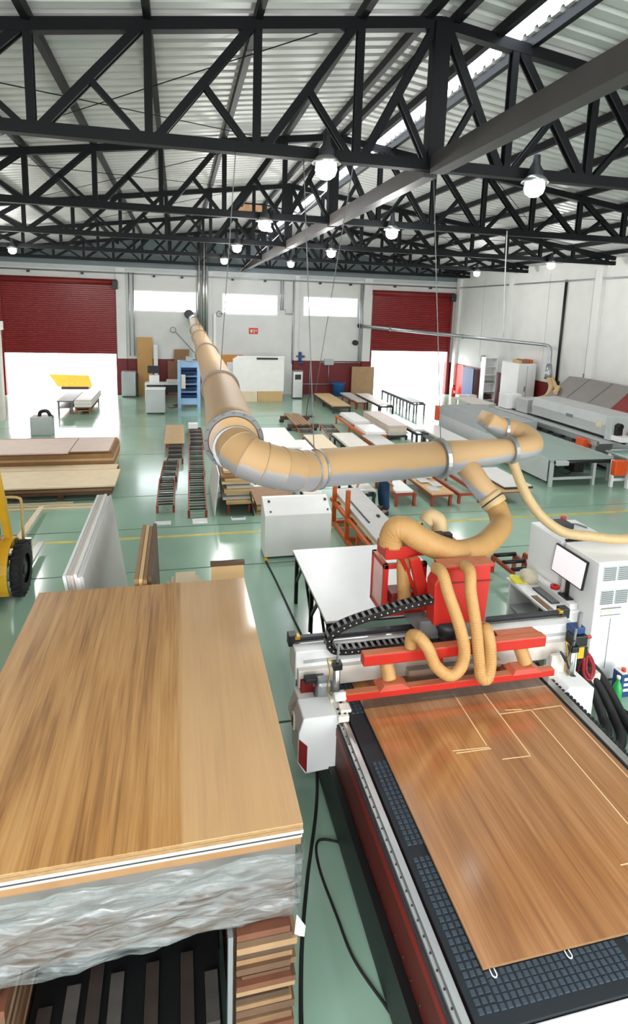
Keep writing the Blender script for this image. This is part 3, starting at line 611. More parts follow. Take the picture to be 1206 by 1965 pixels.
obj('label_dark', MB().box(4.02, 4.06, 4.650, 4.66, .96, 1.08), M_black, vb); obj('knob', MB().cyl((4.06, 4.7, 1.16), (4.12, 4.7, 1.16), .02, 10), M_redm, vb)
obj('valve_post', MB().cyl((3.98, 4.72, 1.2), (4.0, 4.74, 1.42), .02, 10), M_mid, vb)
obj('air_lines', MB().tube(spline([(3.92, 4.66, 1.12), (3.84, 4.6, 1.2), (3.78, 4.6, 1.02), (3.72, 4.62, 1.08), (3.80, 4.62, .95)], 6), .008, 6).tube(spline([(3.7, 4.6, 1.1), (3.76, 4.58, 1.02), (3.82, 4.6, .9)], 6), .01, 6), M_black, vb)
# upper hood bar, lower hood bar, stubs, transparent skirt
P_('upper_hood_bar', MB().box(1.58, 3.42, 4.46, 4.56, 1.27, 1.38), M_redm, .012)
P_('bar_cover', MB().hexa([(2.95, 4.56, 1.3), (3.40, 4.56, 1.3), (3.40, 4.66, 1.3), (2.95, 4.66, 1.3), (2.95, 4.56, 1.38), (3.40, 4.56, 1.38), (3.38, 4.66, 1.375), (2.97, 4.66, 1.375)]), M_redm, .006)
P_('lower_hood_bar', MB().box(1.42, 3.52, 4.42, 4.50, .975, 1.045).hexa([(1.72, 4.40, 1.04), (2.02, 4.40, 1.04), (2.02, 4.58, 1.04), (1.72, 4.58, 1.04), (1.78, 4.43, 1.08), (1.96, 4.43, 1.08), (1.96, 4.56, 1.08), (1.78, 4.56, 1.08)]).hexa([(3.05, 4.40, 1.04), (3.38, 4.40, 1.04), (3.38, 4.58, 1.04), (3.05, 4.58, 1.04), (3.1, 4.43, 1.08), (3.3, 4.43, 1.08), (3.3, 4.56, 1.08), (3.1, 4.56, 1.08)]), M_redm, .006)
P_('bar_end', MB().cyl((1.32, 4.46, 1.01), (1.425, 4.46, 1.01), .04, 14), M_white)
P_('skirt', MB().box(1.58, 3.46, 4.43, 4.436, .876, .975), M_skirt)
for x, dx in ((1.83, .03), (3.2, .06)): P_('dust_stub', flex([(x, 4.60, 1.26), (x + dx * .5, 4.56, 1.18), (x + dx, 4.52, 1.075)], .066, .03, .02), M_hose)
P_('clear_hood', MB().box(2.05, 3.0, 4.53, 4.60, .92, 1.13), M_clear)
P_('hood_clamp', MB().cyl((2.85, 4.48, 1.23), (2.85, 4.48, 1.27), .05, 14).box(2.3, 2.36, 4.48, 4.50, 1.21, 1.27), M_redm)
# head
hd = P_('head_body', MB().prism([(2.36, 1.44), (2.90, 1.44), (2.92, 1.80), (2.92, 2.02), (2.42, 2.02), (2.34, 1.86)], 4.72, 4.90, lambda u, v, t: (u, t, v)), M_redm, .012)
obj('head_seam', MB().box(2.40, 2.925, 4.712, 4.72, 1.865, 1.88), M_redd, hd)
obj('head_top_plate', MB().box(2.40, 2.95, 4.70, 4.90, 2.02, 2.045), M_redm, hd, .004)
P_('head_mount', MB().box(2.25, 2.95, 4.78, 4.86, 1.25, 1.46), M_mid, .01)
P_('saddle_plate', MB().hexa([(2.28, 4.74, 1.30), (2.72, 4.74, 1.30), (2.66, 5.14, 1.345), (2.22, 5.14, 1.345), (2.28, 4.74, 1.31), (2.72, 4.74, 1.31), (2.66, 5.14, 1.355), (2.22, 5.14, 1.355)]), M_mid)
P_('spindle', MB().lathe([(0, 0), (.07, 0), (.09, .05), (.09, .13), (.11, .13), (.11, .2), (0, .2)], (2.52, 4.74, 1.26), 20), M_dark)
P_('rear_strut', MB().prism([(2.20, 2.0), (2.30, 2.02), (2.44, 1.62), (2.42, 1.44), (2.36, 1.44)], 5.0, 5.06, lambda u, v, t: (u, t, v)).prism([(2.12, 2.0), (2.17, 2.0), (2.4, 1.5), (2.36, 1.5)], 5.12, 5.18, lambda u, v, t: (u, t, v)), M_redm, .004)
mf = P_('dust_manifold', MB().box(2.0, 2.42, 5.12, 5.34, 1.98, 2.06).box(2.42, 2.80, 5.2, 5.42, 2.02, 2.09), M_redm, .012)
obj('manifold_lip', MB().box(1.98, 2.0, 5.10, 5.36, 1.97, 2.10).box(2.0, 2.3, 5.10, 5.12, 1.97, 2.10), M_redm, mf, .004)
obj('manifold_valves', MB().box(2.58, 2.66, 5.22, 5.30, 2.09, 2.16).box(2.68, 2.76, 5.24, 5.32, 2.09, 2.14).cyl((2.46, 5.35, 2.09), (2.46, 5.35, 2.24), .01, 6), M_black, mf)
obj('manifold_elbow', MB().tube(spline([(2.7, 5.42, 2.05), (2.7, 5.46, 2.2), (2.62, 5.5, 2.24), (2.56, 5.5, 2.18)], 6), .085, 16), M_hosel, mf)
P_('vertical_dust_pipe', flex([(2.21, 5.2, 1.98), (2.22, 5.18, 1.7), (2.24, 5.16, 1.46)], .07, .03, .02), M_hose)
rf = P_('rear_red_frame', MB().box(2.02, 2.07, 5.22, 5.27, 1.34, 1.86).box(2.44, 2.49, 5.22, 5.27, 1.34, 1.86).box(2.02, 2.49, 5.22, 5.27, 1.81, 1.86).box(2.02, 2.07, 5.22, 5.62, 1.81, 1.86).box(2.02, 2.07, 5.57, 5.62, 1.3, 1.86).box(2.02, 2.49, 5.57, 5.62, 1.81, 1.86).box(2.02, 2.49, 5.2, 5.62, 1.3, 1.36), M_redm, .006)
obj('frame_guard', MB().box(2.03, 2.036, 5.27, 5.57, 1.36, 1.81), M_pinkw, rf); obj('frame_box', MB().box(2.14, 2.44, 5.28, 5.5, 1.36, 1.50), M_redd, rf, .02); obj('frame_lamp', MB().box(2.20, 2.32, 5.262, 5.28, 1.40, 1.45), M_offwhite, rf, .01)
# cable chain: links along a path, upper run, bend, lower run
cp = spline([(2.38, 4.78, 1.70), (2.1, 4.79, 1.655), (1.75, 4.80, 1.575), (1.50, 4.80, 1.505), (1.37, 4.80, 1.43), (1.335, 4.80, 1.345), (1.38, 4.80, 1.27), (1.50, 4.80, 1.245), (1.8, 4.80, 1.245), (2.2, 4.80, 1.245), (2.6, 4.80, 1.245), (2.72, 4.80, 1.245)], 10)
cc = P_('cable_chain', MB().tube(cp, .014, 6), M_black)
cp = resample(cp, .062)
for i in range(len(cp) - 1):
    a, b = cp[i], cp[i + 1]; m_ = (a + b) / 2; t = (b - a).normalized(); n_ = V3((0, 1, 0)); q = t.cross(n_).normalized()
    for s in (-1, 1):
        obj('chain_link', MB().beam(a + n_ * s * .048, b + n_ * s * .048 + t * .006, .012, .058, q), M_black, cc)
        obj('link_bridge', MB().beam(m_ - n_ * .045 + q * s * .026, m_ + n_ * .045 + q * s * .026, .026, .008, q), M_mid, cc)
mb = MB()
for i in range(1, len(cp), 1): mb.cyl(cp[i] + V3((0, -.054, 0)), cp[i] + V3((0, -.057, 0)), .008, 6)
obj('chain_pins', mb, M_grey, cc, kind='stuff')
hose([(2.33, 4.70, 2.05), (2.335, 4.57, 2.05), (2.36, 4.47, 1.90), (2.45, 4.40, 1.63), (2.50, 4.36, 1.40), (2.47, 4.35, 1.235), (2.36, 4.34, 1.18), (2.22, 4.34, 1.29), (2.14, 4.36, 1.46), (2.07, 4.42, 1.54), (2.04, 4.50, 1.50), (2.04, 4.51, 1.382)], .055, 'left tan hose looping in a J from the red router head to the hood bar', pitch=.025)
hose([(2.62, 4.70, 2.05), (2.61, 4.57, 2.05), (2.58, 4.47, 1.90), (2.62, 4.40, 1.60), (2.655, 4.36, 1.30), (2.68, 4.34, 1.13), (2.735, 4.33, 1.105), (2.765, 4.34, 1.22), (2.755, 4.36, 1.43), (2.745, 4.42, 1.54), (2.76, 4.49, 1.50), (2.765, 4.51, 1.382)], .054, 'right tan hose hanging in a narrow U from the red router head', pitch=.025)
# sheet on the router
sh = thing('wood_sheet', 'glossy brown wood sheet being cut on the black router bed', 'panel', (2.52, 3.4, .851))
obj('sheet_face', MB().box(1.60, 3.45, 2.31, 5.06, .8665, .8695), M_teak, sh)
obj('sheet_core', MB().box(1.60, 3.45, 2.31, 5.06, .8515, .8665), M_card, sh)
for a, b in (((2.50, 4.47), (2.47, 3.82)), ((2.17, 4.48), (2.50, 4.48)), ((2.79, 4.48), (2.77, 3.66)), ((2.79, 4.15), (3.10, 4.15)), ((2.86, 4.19), (3.02, 4.17)), ((3.10, 4.15), (3.08, 2.80)), ((3.12, 4.15), (3.41, 4.15)), ((3.41, 4.15), (3.40, 3.3)), ((2.16, 3.82), (2.48, 3.80)), ((2.18, 3.79), (2.49, 3.785)), ((2.52, 3.66), (2.77, 3.65)), ((2.80, 2.68), (3.08, 2.68))):
    obj('cut_groove', MB().beam((a[0], a[1], .8698), (b[0], b[1], .8698), .008, .0008), M_edge, sh)
for i, (x, y) in enumerate(((1.65, 2.285), (2.12, 2.285), (2.58, 2.285))):
    one('sheet_clip', MB().tube(spline([(x - .013, y + .02, .858), (x - .013, y - .012, .858), (x, y - .024, .858), (x + .013, y - .012, .858), (x + .013, y + .02, .858)], 5), .0035, 6), M_white, ('white U clip at the front left corner of the sheet on the router bed', 'white U clip at the middle of the sheet front edge', 'right white clip under the sheet front edge')[i], 'clip', 'white clips at the sheet edge', loc=(x, y, .8535))
# ------------------------------------------------------------------ wood stack in the foreground
def board(name, x0, x1, y0, y1, z0, z1, m, label, cat='panel', group=None, core=None, bev=.0):
    return one(name, MB().box(x0, x1, y0, y1, z0, z1), m, label, cat, group, bev)
sx0, sx1, sy0, sy1 = -1.24, .60, 2.49, 5.27
tp = thing('wood_sheet', 'top honey oak sheet with long grain on the foreground stack', 'panel', (-.32, 3.9, 1.752))
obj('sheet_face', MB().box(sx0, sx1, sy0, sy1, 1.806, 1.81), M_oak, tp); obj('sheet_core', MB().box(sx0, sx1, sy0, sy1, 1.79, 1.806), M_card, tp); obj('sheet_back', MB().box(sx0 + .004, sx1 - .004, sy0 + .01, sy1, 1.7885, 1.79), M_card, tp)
for i, (z, th, m, dx, lb) in enumerate(((1.768, .02, M_card, .004, 'brown sheet second from the top of the foreground stack'), (1.746, .019, M_pink, -.004, 'pinkish white sheet third from the top of the foreground stack'), (1.732, .012, M_dark, .006, 'thin dark grey sheet fourth from the top of the foreground stack'), (1.714, .017, M_pink, 0.0, 'pale sheet fifth from the top of the foreground stack'), (1.67, .042, M_brownb, .004, 'thick brown sheet lowest above the plastic wrapped pack'))):
    board('wood_sheet', sx0 + dx, sx1 - dx, sy0 + .004 * i, sy1, z, z + th, m, lb)
# stretch-wrapped pack: gently wavy skin around a block, top half pale, bottom tucked in
mb = MB(); pts = []; n = 96; rows = 14
def perim(t, ins):
    x0, x1, y0, y1 = sx0 - .02 + ins, sx1 + .015 - ins, sy0 - .015 + ins, sy1 - .03; L1 = x1 - x0; L2 = y1 - y0; T = 2 * (L1 + L2) * t
    if T < L1: return V3((x0 + T, y0, 0)), V3((0, -1, 0))
    T -= L1
    if T < L2: return V3((x1, y0 + T, 0)), V3((1, 0, 0))
    T -= L2
    if T < L1: return V3((x1 - T, y1, 0)), V3((0, 1, 0))
    return V3((x0, y1 - (T - L1), 0)), V3((-1, 0, 0))
rnd = random.Random(3); n = 150
for r in range(rows + 1):
    f = r / rows; z = 1.668 - f * .47
    for i in range(n):
        p, q = perim(i / n, .0 if f < .9 else .05 * (f - .9) * 10)
        a = .012 * math.sin(i * .9 + r * 1.3) + .008 * rnd.uniform(-1, 1) - .02 * f
        zz = z + (0 if r in (0,) else .012 * math.sin(i * .33 + r)) - (.10 * max(0, (-p.x + .1)) * f if p.y < 3 else 0)
        pts.append(V3((p.x, p.y, zz)) + q * a)
fs = [(r * n + i, r * n + (i + 1) % n, (r + 1) * n + (i + 1) % n, (r + 1) * n + i) for r in range(rows) for i in range(n)]
wp = thing('wrapped_pack', 'pack of boards wrapped in crinkled clear stretch film under the oak sheets', 'pack', (-.32, 3.9, 1.19))
obj('film', MB().add(pts, fs, True), M_wrap, wp)
obj('boards_inside', MB().box(sx0 + .02, sx1 - .03, sy0 + .03, sy1 - .06, 1.46, 1.668), mat('packed_grey', (128, 124, 120), .6, 0, .1, 3), wp)
obj('lower_boards_inside', MB().box(sx0 + .02, sx1 - .03, sy0 + .05, sy1 - .06, 1.2, 1.455), M_dbrown, wp)
obj('film_tail', MB().add([(.585, 2.50, 1.24), (.63, 2.48, 1.18), (.635, 2.52, 1.06), (.60, 2.54, 1.05), (.575, 2.5, 1.12)], [(0, 1, 2, 3, 4)]), M_white, wp)
WORD = 'one two three four five six seven eight nine ten eleven twelve thirteen fourteen fifteen sixteen seventeen eighteen nineteen twenty twenty-one twenty-two twenty-three twenty-four twenty-five twenty-six twenty-seven twenty-eight twenty-nine thirty thirty-one thirty-two thirty-three thirty-four'.split()
# support below: offcut piles right and left, deck slats and black shade pieces behind
mcols = [mat('offcut_a', (112, 84, 58), .7, 0, .15, 8), M_dbrown, mat('offcut_b', (132, 102, 72), .7, 0, .15, 8), mat('offcut_c', (72, 52, 38), .7, 0, .15, 8), mat('offcut_d', (150, 118, 86), .7, 0, .1, 8), M_dbrown, mat('offcut_e', (104, 62, 42), .7, 0, .15, 8)]
z = 0.0; i = 0
while z < 1.17:
    th = rnd.uniform(.028, .045); x1 = .58 + rnd.uniform(-.03, .02); y0 = 2.5 + rnd.uniform(-.02, .03)
    board('offcut_board', .27, x1, y0, 5.2, z, z + th, mcols[i % 7], 'brown offcut board, number %s from the floor in the right pile under the wrapped pack' % WORD[i], 'board', 'offcut pile under the wrapped pack')
    z += th + .001; i += 1
    if i % 3 == 0 and z < 1.1:
        board('spacer_batten', .30, .56, y0 + .03, 5.1, z, z + .02, M_dbrown, 'dark batten number %s from the floor between the right offcut boards' % WORD[i // 3 - 1], 'batten', 'battens in the offcut pile'); z += .021
one('upright_batten', MB().box(.225, .25, 2.5, 2.55, 0, 1.18), M_mid, 'grey upright batten left of the offcut board pile', 'batten')
one('support_board', MB().box(-1.2, .26, 2.62, 5.1, 1.165, 1.192), M_dbrown, 'dark board carrying the wrapped pack', 'board')
z = 0.0; i = 0
while z < .93:
    board('offcut_board', -1.2, -.86, 2.52 + rnd.uniform(0, .03), 5.1, z, z + .05, mcols[(i + 2) % 7], 'brown offcut board, number %s from the floor in the left pile under the wrapped pack' % WORD[i], 'board', 'left offcut pile'); z += .051; i += 1
one('bearer', MB().box(-1.19, -.9, 2.6, 5.1, z, 1.164), M_dbrown, 'dark bearer on the left offcut pile', 'board')
for i, x in enumerate((-.80, -.66, -.54, -.42, -.22, -.02, .12)):
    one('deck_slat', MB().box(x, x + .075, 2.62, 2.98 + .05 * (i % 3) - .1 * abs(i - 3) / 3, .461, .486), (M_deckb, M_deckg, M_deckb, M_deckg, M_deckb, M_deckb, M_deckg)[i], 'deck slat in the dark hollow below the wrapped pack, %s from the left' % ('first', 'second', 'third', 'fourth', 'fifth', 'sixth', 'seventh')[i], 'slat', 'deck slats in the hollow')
one('hollow_shade_block', MB().box(-.84, .21, 2.58, 3.30, 0, .46), M_black, 'added black block standing for the shade in the hollow below the wrapped pack', 'block')  # black filler painting the shade inside the hollow
one('hollow_shade_board', MB().box(-.84, .24, 3.36, 3.39, 0, 1.16), M_black, 'added black board standing for the shade at the back of the hollow below the wrapped pack', 'board')  # black backing put in so the hollow reads as shaded
# ------------------------------------------------------------------ leaning boards behind the stack
def leaning(n, xt, xb, th, y0, y1, h, ms, labels, group, name, jit=.03):
    for i in range(n):
        o = i * (th + .004); dy = rnd.uniform(-jit, jit); dh = rnd.uniform(-jit, 0); xq = xb + (xt - xb) * (h + dh) / h
        mb = MB().hexa([(xb - o - th, y0 + dy, 0), (xb - o, y0 + dy, 0), (xb - o, y1 + dy, 0), (xb - o - th, y1 + dy, 0), (xq - o - th, y0 + dy, h + dh), (xq - o, y0 + dy, h + dh), (xq - o, y1 + dy, h + dh), (xq - o - th, y1 + dy, h + dh)])
        one(name, mb, ms[i % len(ms)], labels[i], 'panel', group)
leaning(6, -.90, -.64, .028, 5.5, 7.95, 1.85, [M_gboard, M_wboard, M_wboard, M_pink], ['rightmost pale grey sheet of the leaning white stack behind the oak stack', 'second white sheet from the right in the leaning white stack', 'third white sheet from the right in the leaning white stack', 'third white sheet from the left in the leaning white stack', 'second white sheet from the left in the leaning white stack', 'leftmost white sheet of the leaning white stack'], 'white sheets leaning behind the stack', 'white_sheet')
st = thing('sheet_stand', 'dark steel stand the white sheets lean on', 'stand', (-1.25, 6.7, 0))
for y in (5.9, 7.5): obj('post', MB().beam((-.92, y, 0), (-1.085, y, 1.25), .05, .04, (0, 1, 0)), M_dark, st); obj('foot', MB().box(-1.25, -.9, y - .03, y + .03, 0, .05), M_dark, st)
for z, x in ((.5, -1.02), (1.2, -1.11)): obj('rail', MB().box(x - .04, x, 5.85, 7.55, z, z + .05), M_dark, st)
leaning(4, -.27, -.20, .036, 5.34, 6.75, 1.85, [M_dbrown, M_brownb, M_tanb, M_brownb], ['dark edged brown plank, rightmost of the upright planks behind the oak stack', 'second upright brown plank from the right behind the oak stack', 'third upright plank from the right behind the oak stack, paler', 'leftmost upright brown plank behind the oak stack'], 'upright planks behind the stack', 'upright_plank')
for i in range(4):
    one('cream_sheet', MB().box(-.17 + .04 * i, .24 - .03 * i, 5.34, 5.62 + .05 * i, 1.60 + .02 * i, 1.62 + .02 * i), M_cream, '%s cream offcut sheet of the small pile behind the oak stack' % ('lowest', 'second', 'third', 'topmost')[i], 'panel', 'cream offcuts behind the stack')
one('offcut_crate', MB().box(-.16, .24, 5.35, 5.7, 0, 1.599), M_cream, 'tall cream box under the cream offcuts behind the oak stack', 'box')
lb_ = thing('leaning_board', 'tan board with a dark top edge leaning behind the oak stack', 'panel', (.48, 5.65, 0))
obj('face', MB().hexa([(.30, 5.36, 0), (.62, 5.36, 0), (.62, 5.39, 0), (.30, 5.39, 0), (.32, 5.86, 1.68), (.66, 5.86, 1.68), (.66, 5.89, 1.68), (.32, 5.89, 1.68)]), M_tanb, lb_); obj('dark_edge', MB().box(.31, .67, 5.84, 5.90, 1.68, 1.72), M_dbrown, lb_)
#PART3
# ------------------------------------------------------------------ white cabinet, tables, consoles
wc = thing('white_machine_box', 'white steel box on the floor with black corner slots, behind the white table', 'box', (2.05, 9.8, 0))
obj('body', MB().prism([(9.62, .03), (9.62, .80), (10.02, 1.0), (10.12, 1.0), (10.12, .03)], 1.45, 2.66, lambda u, v, t: (t, u, v)), M_wboard, wc, .01)
obj('base_seam', MB().box(1.46, 2.65, 9.64, 10.1, 0, .03), M_dark, wc)
for x, y, z in ((1.56, 9.99, .985), (2.6, 9.99, .985)): obj('corner_slot', MB().box(x - .02, x + .02, y - .09, y - .03, z - .035, z - .01), M_black, wc)
for x in (1.56, 2.6): obj('bolt', MB().cyl((x, 9.70, .83), (x, 9.69, .855), .018, 8), M_black, wc)
tb_ = thing('white_table', 'large white topped steel table with black legs behind the router', 'table', (2.56, 7.0, 0))
obj('table_top', MB().box(1.64, 3.46, 6.0, 8.05, .805, .835), M_white, tb_, .004)
obj('top_edge', MB().box(1.645, 3.455, 6.01, 8.04, .78, .805), M_dark, tb_)
for x in (1.70, 3.40):
    for y in (6.1, 7.0, 8.0): obj('leg', MB().box(x - .025, x + .025, y - .025, y + .025, 0, .78), M_black, tb_)
    for y in (6.1, 7.0): obj('brace', MB().beam((x, y + .02, .36), (x, y + .45, .77), .03, .04), M_black, tb_)
    for y in (7.0, 8.0): obj('brace', MB().beam((x, y - .02, .36), (x, y - .40, .77), .03, .04), M_black, tb_)
ck = thing('control_cabinet', 'tall white electric cabinet with grey vents right of the router', 'cabinet', (5.2, 5.75, 0))
obj('body', MB().box(4.78, 5.62, 5.45, 6.08, .04, 1.58), M_white, ck, .015); obj('plinth', MB().box(4.8, 5.6, 5.47, 6.06, 0, .04), M_dark, ck)
obj('door_seam', MB().box(5.02, 5.026, 5.444, 5.45, .2, .86), M_mid, ck)
for x, z in ((4.93, 1.44), (5.13, 1.44), (4.93, 1.14), (5.13, 1.14), (5.36, 1.44), (5.36, 1.14)):
    v = obj('vent', MB().box(x - .085, x + .085, 5.438, 5.45, z - .09, z + .09), M_grey, ck)
    for k in range(7): obj('louvre', MB().box(x - .08, x + .08, 5.432, 5.438, z - .085 + k * .025, z - .072 + k * .025), M_mid, v)
obj('slot', MB().box(4.87, 5.15, 5.442, 5.45, .985, 1.0), M_mid, ck); obj('slot', MB().box(4.87, 5.15, 5.442, 5.45, .90, .908), M_mid, ck)
obj('name_plate', MB().box(4.87, 5.03, 5.44, 5.45, .93, .97), M_crumple, ck)
c2 = thing('rear_cabinet', 'second white cabinet behind the tall cabinet, with dark gear on its top', 'cabinet', (5.2, 6.6, 0))
obj('body', MB().box(4.79, 5.5, 6.16, 6.85, .03, 1.56), M_white, c2, .015); obj('plinth', MB().box(4.81, 5.48, 6.18, 6.83, 0, .03), M_dark, c2)
obj('edge_handle', MB().box(4.84, 5.1, 6.14, 6.17, 1.555, 1.58), M_black, c2)
gb = thing('dark_device', 'dark device with a red knob lying on the rear white cabinet', 'device', (5.15, 6.6, 1.56))
obj('case', MB().box(4.98, 5.22, 6.50, 6.74, 1.561, 1.63), M_dark, gb, .01); obj('knob', MB().cyl((5.25, 6.78, 1.56), (5.25, 6.78, 1.64), .04, 12), M_red, gb); obj('lead', MB().tube(spline([(5.22, 6.6, 1.6), (5.35, 6.62, 1.58), (5.42, 6.5, 1.575)], 6), .012, 6), M_mid, gb)
dk = thing('control_desk', 'white computer desk console beside the tall white cabinet', 'desk', (4.6, 6.15, 0))
obj('top', MB().box(4.36, 4.78, 5.68, 6.66, .82, .855), M_white, dk, .006)
obj('near_side', MB().box(4.40, 4.77, 5.70, 5.74, 0, .82), M_white, dk); obj('far_side', MB().box(4.40, 4.77, 6.6, 6.64, 0, .82), M_white, dk)
obj('back_panel', MB().box(4.74, 4.77, 5.74, 6.6, 0, .82), M_white, dk); obj('shelf', MB().box(4.42, 4.74, 5.74, 6.6, .45, .48), M_grey, dk)
obj('screen_shelf', MB().box(4.66, 4.77, 5.72, 6.64, .855, .93), M_white, dk, .004)
obj('inner_unit', MB().box(4.5, 4.7, 5.8, 6.1, .48, .72), M_black, dk, .01)
obj('sunk_tray', MB().box(4.385, 4.47, 5.75, 6.12, .853, .859), M_mid, dk)
obj('cable_hole', MB().cyl((4.585, 5.80, .853), (4.585, 5.80, .859), .035, 16), M_dark, dk)
mo = thing('monitor', 'black framed flat screen with a white picture on the white desk', 'monitor', (4.74, 5.95, .93))
mt = lambda y, z, d: V3((4.70 + (z - 1.2) * .12 + d, y, z))
def slab4(y0, y1, z0, z1, d0, d1): return MB().hexa([mt(y0, z0, d0), mt(y1, z0, d0), mt(y1, z0, d1), mt(y0, z0, d1), mt(y0, z1, d0), mt(y1, z1, d0), mt(y1, z1, d1), mt(y0, z1, d1)])
obj('bezel', slab4(5.60, 6.20, 1.16, 1.52, 0, .03), M_black, mo, .004); obj('screen', slab4(5.615, 6.185, 1.175, 1.505, -.002, 0), M_screen, mo)
obj('stand', MB().beam((4.74, 5.9, .94), (4.735, 5.9, 1.25), .06, .02, (1, 0, 0)), M_black, mo); obj('foot', MB().box(4.67, 4.77, 5.8, 6.0, .93, .945), M_black, mo, .004)
kb = thing('keyboard', 'dark grey keyboard on the white control desk', 'keyboard', (4.6, 6.05, .855))
obj('case', MB().box(4.52, 4.64, 5.88, 6.30, .855, .872), M_dark, kb, .004); mb = MB()
for i in range(4):
    for j in range(14): mb.box(4.528 + i * .027, 4.55 + i * .027, 5.89 + j * .029, 5.914 + j * .029, .872, .878)
obj('keys', mb, M_mid, kb, kind='stuff')
one('paper_sheets', MB().box(4.37, 4.56, 6.28, 6.52, .856, .862), M_paper, 'white paper sheets on the left end of the control desk', 'paper')
one('sample_strips', MB().box(4.39, 4.41, 5.76, 6.1, .8595, .868).box(4.43, 4.445, 5.78, 6.08, .8595, .866), M_brownb, 'small brown sample strips in the tray at the near end of the desk', 'sample')
yb = MB().lathe([(0, 0), (.11, 0), (.13, .02), (.09, .04), (.03, .05), (0, .05)], (4.47, 6.54, .857), 12)
for p in yb.v: p.x += .02 * math.sin(p.y * 60); p.y += .03 * math.sin(p.x * 40)
one('yellow_cloth', yb, M_yb, 'bright yellow cloth lying on the far end of the control desk', 'cloth')
cp_ = MB().lathe([(0, 0), (.08, 0), (.115, .05), (.11, .13), (.06, .18), (0, .19)], (4.575, 6.47, .857), 12)
for p in cp_.v: p.x += .015 * math.sin(p.z * 60 + p.y * 50); p.y += .015 * math.sin(p.x * 70)
one('crumpled_bag', cp_, M_crumple, 'crumpled pale bag on the desk beside the yellow cloth', 'bag')
tpe = thing('tape_roll', 'red tape roll on a pale tray under the monitor', 'tape', (4.70, 6.12, .93))
obj('tray', MB().box(4.665, 4.765, 5.98, 6.30, .93, .945), M_paper, tpe, .003); obj('roll', MB().disc((4.71, 6.1, .965), (0, 0, 1), .025, .055, .04, 20), M_red, tpe); obj('cup', MB().cyl((4.735, 5.99, .945), (4.735, 5.99, 1.01), .02, 12), M_offwhite, tpe)
# right-hand floor clutter: cables, bottle, can
for i, (pts, lb) in enumerate((([(4.26, 5.08, .56), (4.45, 4.99, .34), (4.52, 4.82, .06), (4.34, 4.56, .05), (3.9, 4.42, .05), (3.74, 4.2, .6)], 'left black hose looping from the cabinet to the router'),
    ([(4.38, 5.14, .56), (4.58, 5.06, .34), (4.66, 4.84, .07), (4.46, 4.48, .05), (4.0, 4.28, .05), (3.74, 3.95, .6)], 'middle black hose looping from the cabinet to the router'),
    ([(4.50, 5.22, .56), (4.72, 5.14, .32), (4.79, 4.88, .07), (4.58, 4.40, .05), (4.1, 4.12, .05), (3.74, 3.72, .6)], 'right black hose looping from the cabinet to the router'),
    ([(4.66, 5.36, .4), (4.80, 5.24, .06), (4.9, 4.80, .03), (4.82, 4.45, .03), (4.4, 4.1, .03), (3.75, 3.4, .03)], 'thin outer black cable on the floor right of the router'))):
    one('black_hose', MB().tube(spline(pts, 10), .05 if i < 3 else .022, 10), M_rubber, lb, 'hose')
one('cable_duct', MB().box(4.2, 4.62, 5.04, 5.3, 0, .45), M_offwhite, 'low pale cable box between router and cabinet', 'box', bev=.01)
one('red_cable_coil', MB().tube(spline([(4.33, 4.98, .78), (4.30, 4.96, .7), (4.31, 4.95, .55), (4.37, 4.93, .48), (4.44, 4.95, .54), (4.42, 4.97, .68), (4.34, 4.98, .79)], 8), .016, 8).tube(spline([(4.34, 4.97, .76), (4.33, 4.95, .6), (4.38, 4.93, .51), (4.41, 4.95, .62), (4.35, 4.97, .76)], 8), .016, 8).tube(spline([(4.335, 4.99, .78), (4.30, 5.0, .65), (4.28, 5.02, .46)], 6), .01, 6), M_redcable, 'dark red cable bundle hanging at the right end of the router', 'cable')
bo = thing('green_bottle', 'green plastic bottle on the floor by the cabinet', 'bottle', (4.94, 5.12, 0))
obj('body', MB().lathe([(0, 0), (.05, 0), (.055, .02), (.055, .16), (.045, .2), (.018, .26), (.018, .3)], (4.94, 5.12, 0), 18), M_green, bo); obj('cap', MB().cyl((4.94, 5.12, .295), (4.94, 5.12, .325), .022, 14), M_white, bo)
ca = thing('oil_can', 'dark blue square can with a white top and red cap, right of the green bottle', 'can', (5.06, 5.2, 0))
obj('body', MB().box(5.02, 5.22, 5.16, 5.30, 0, .30), M_navy, ca, .008); obj('top', MB().box(5.025, 5.215, 5.165, 5.295, .30, .308), M_offwhite, ca); obj('cap', MB().cyl((5.09, 5.22, .308), (5.09, 5.22, .34), .025, 12), M_red, ca)
for z in (.08, .15, .22): obj('label_band', MB().box(5.06, 5.18, 5.156, 5.16, z, z + .035), M_paper, ca)
# floor cables in the aisle
one('floor_cable', MB().tube(spline([(1.46, 9.55, .012), (1.52, 8.7, .012), (1.57, 7.67, .012), (1.60, 6.6, .012), (1.38, 5.4, .012), (1.27, 4.77, .012), (1.15, 4.3, .012), (.94, 3.7, .012), (.78, 3.15, .012), (.68, 2.6, .012), (.66, 2.0, .012)], 10), .014, 8), M_rubber, 'long black cable running along the green aisle beside the router', 'cable')
one('floor_cable', MB().tube(spline([(1.36, 3.9, .01), (1.24, 4.0, .01), (1.1, 4.02, .01), (1.06, 3.8, .01), (1.10, 3.4, .01), (1.14, 3.1, .01), (1.26, 2.8, .01), (1.34, 2.6, .01)], 10), .010, 8), M_rubber, 'thin black cable curling out from under the router frame', 'cable')
one('yellow_plug', MB().box(1.44, 1.50, 9.50, 9.62, 0, .03), M_yellow, 'yellow plug at the far end of the aisle cable', 'plug', bev=.006)
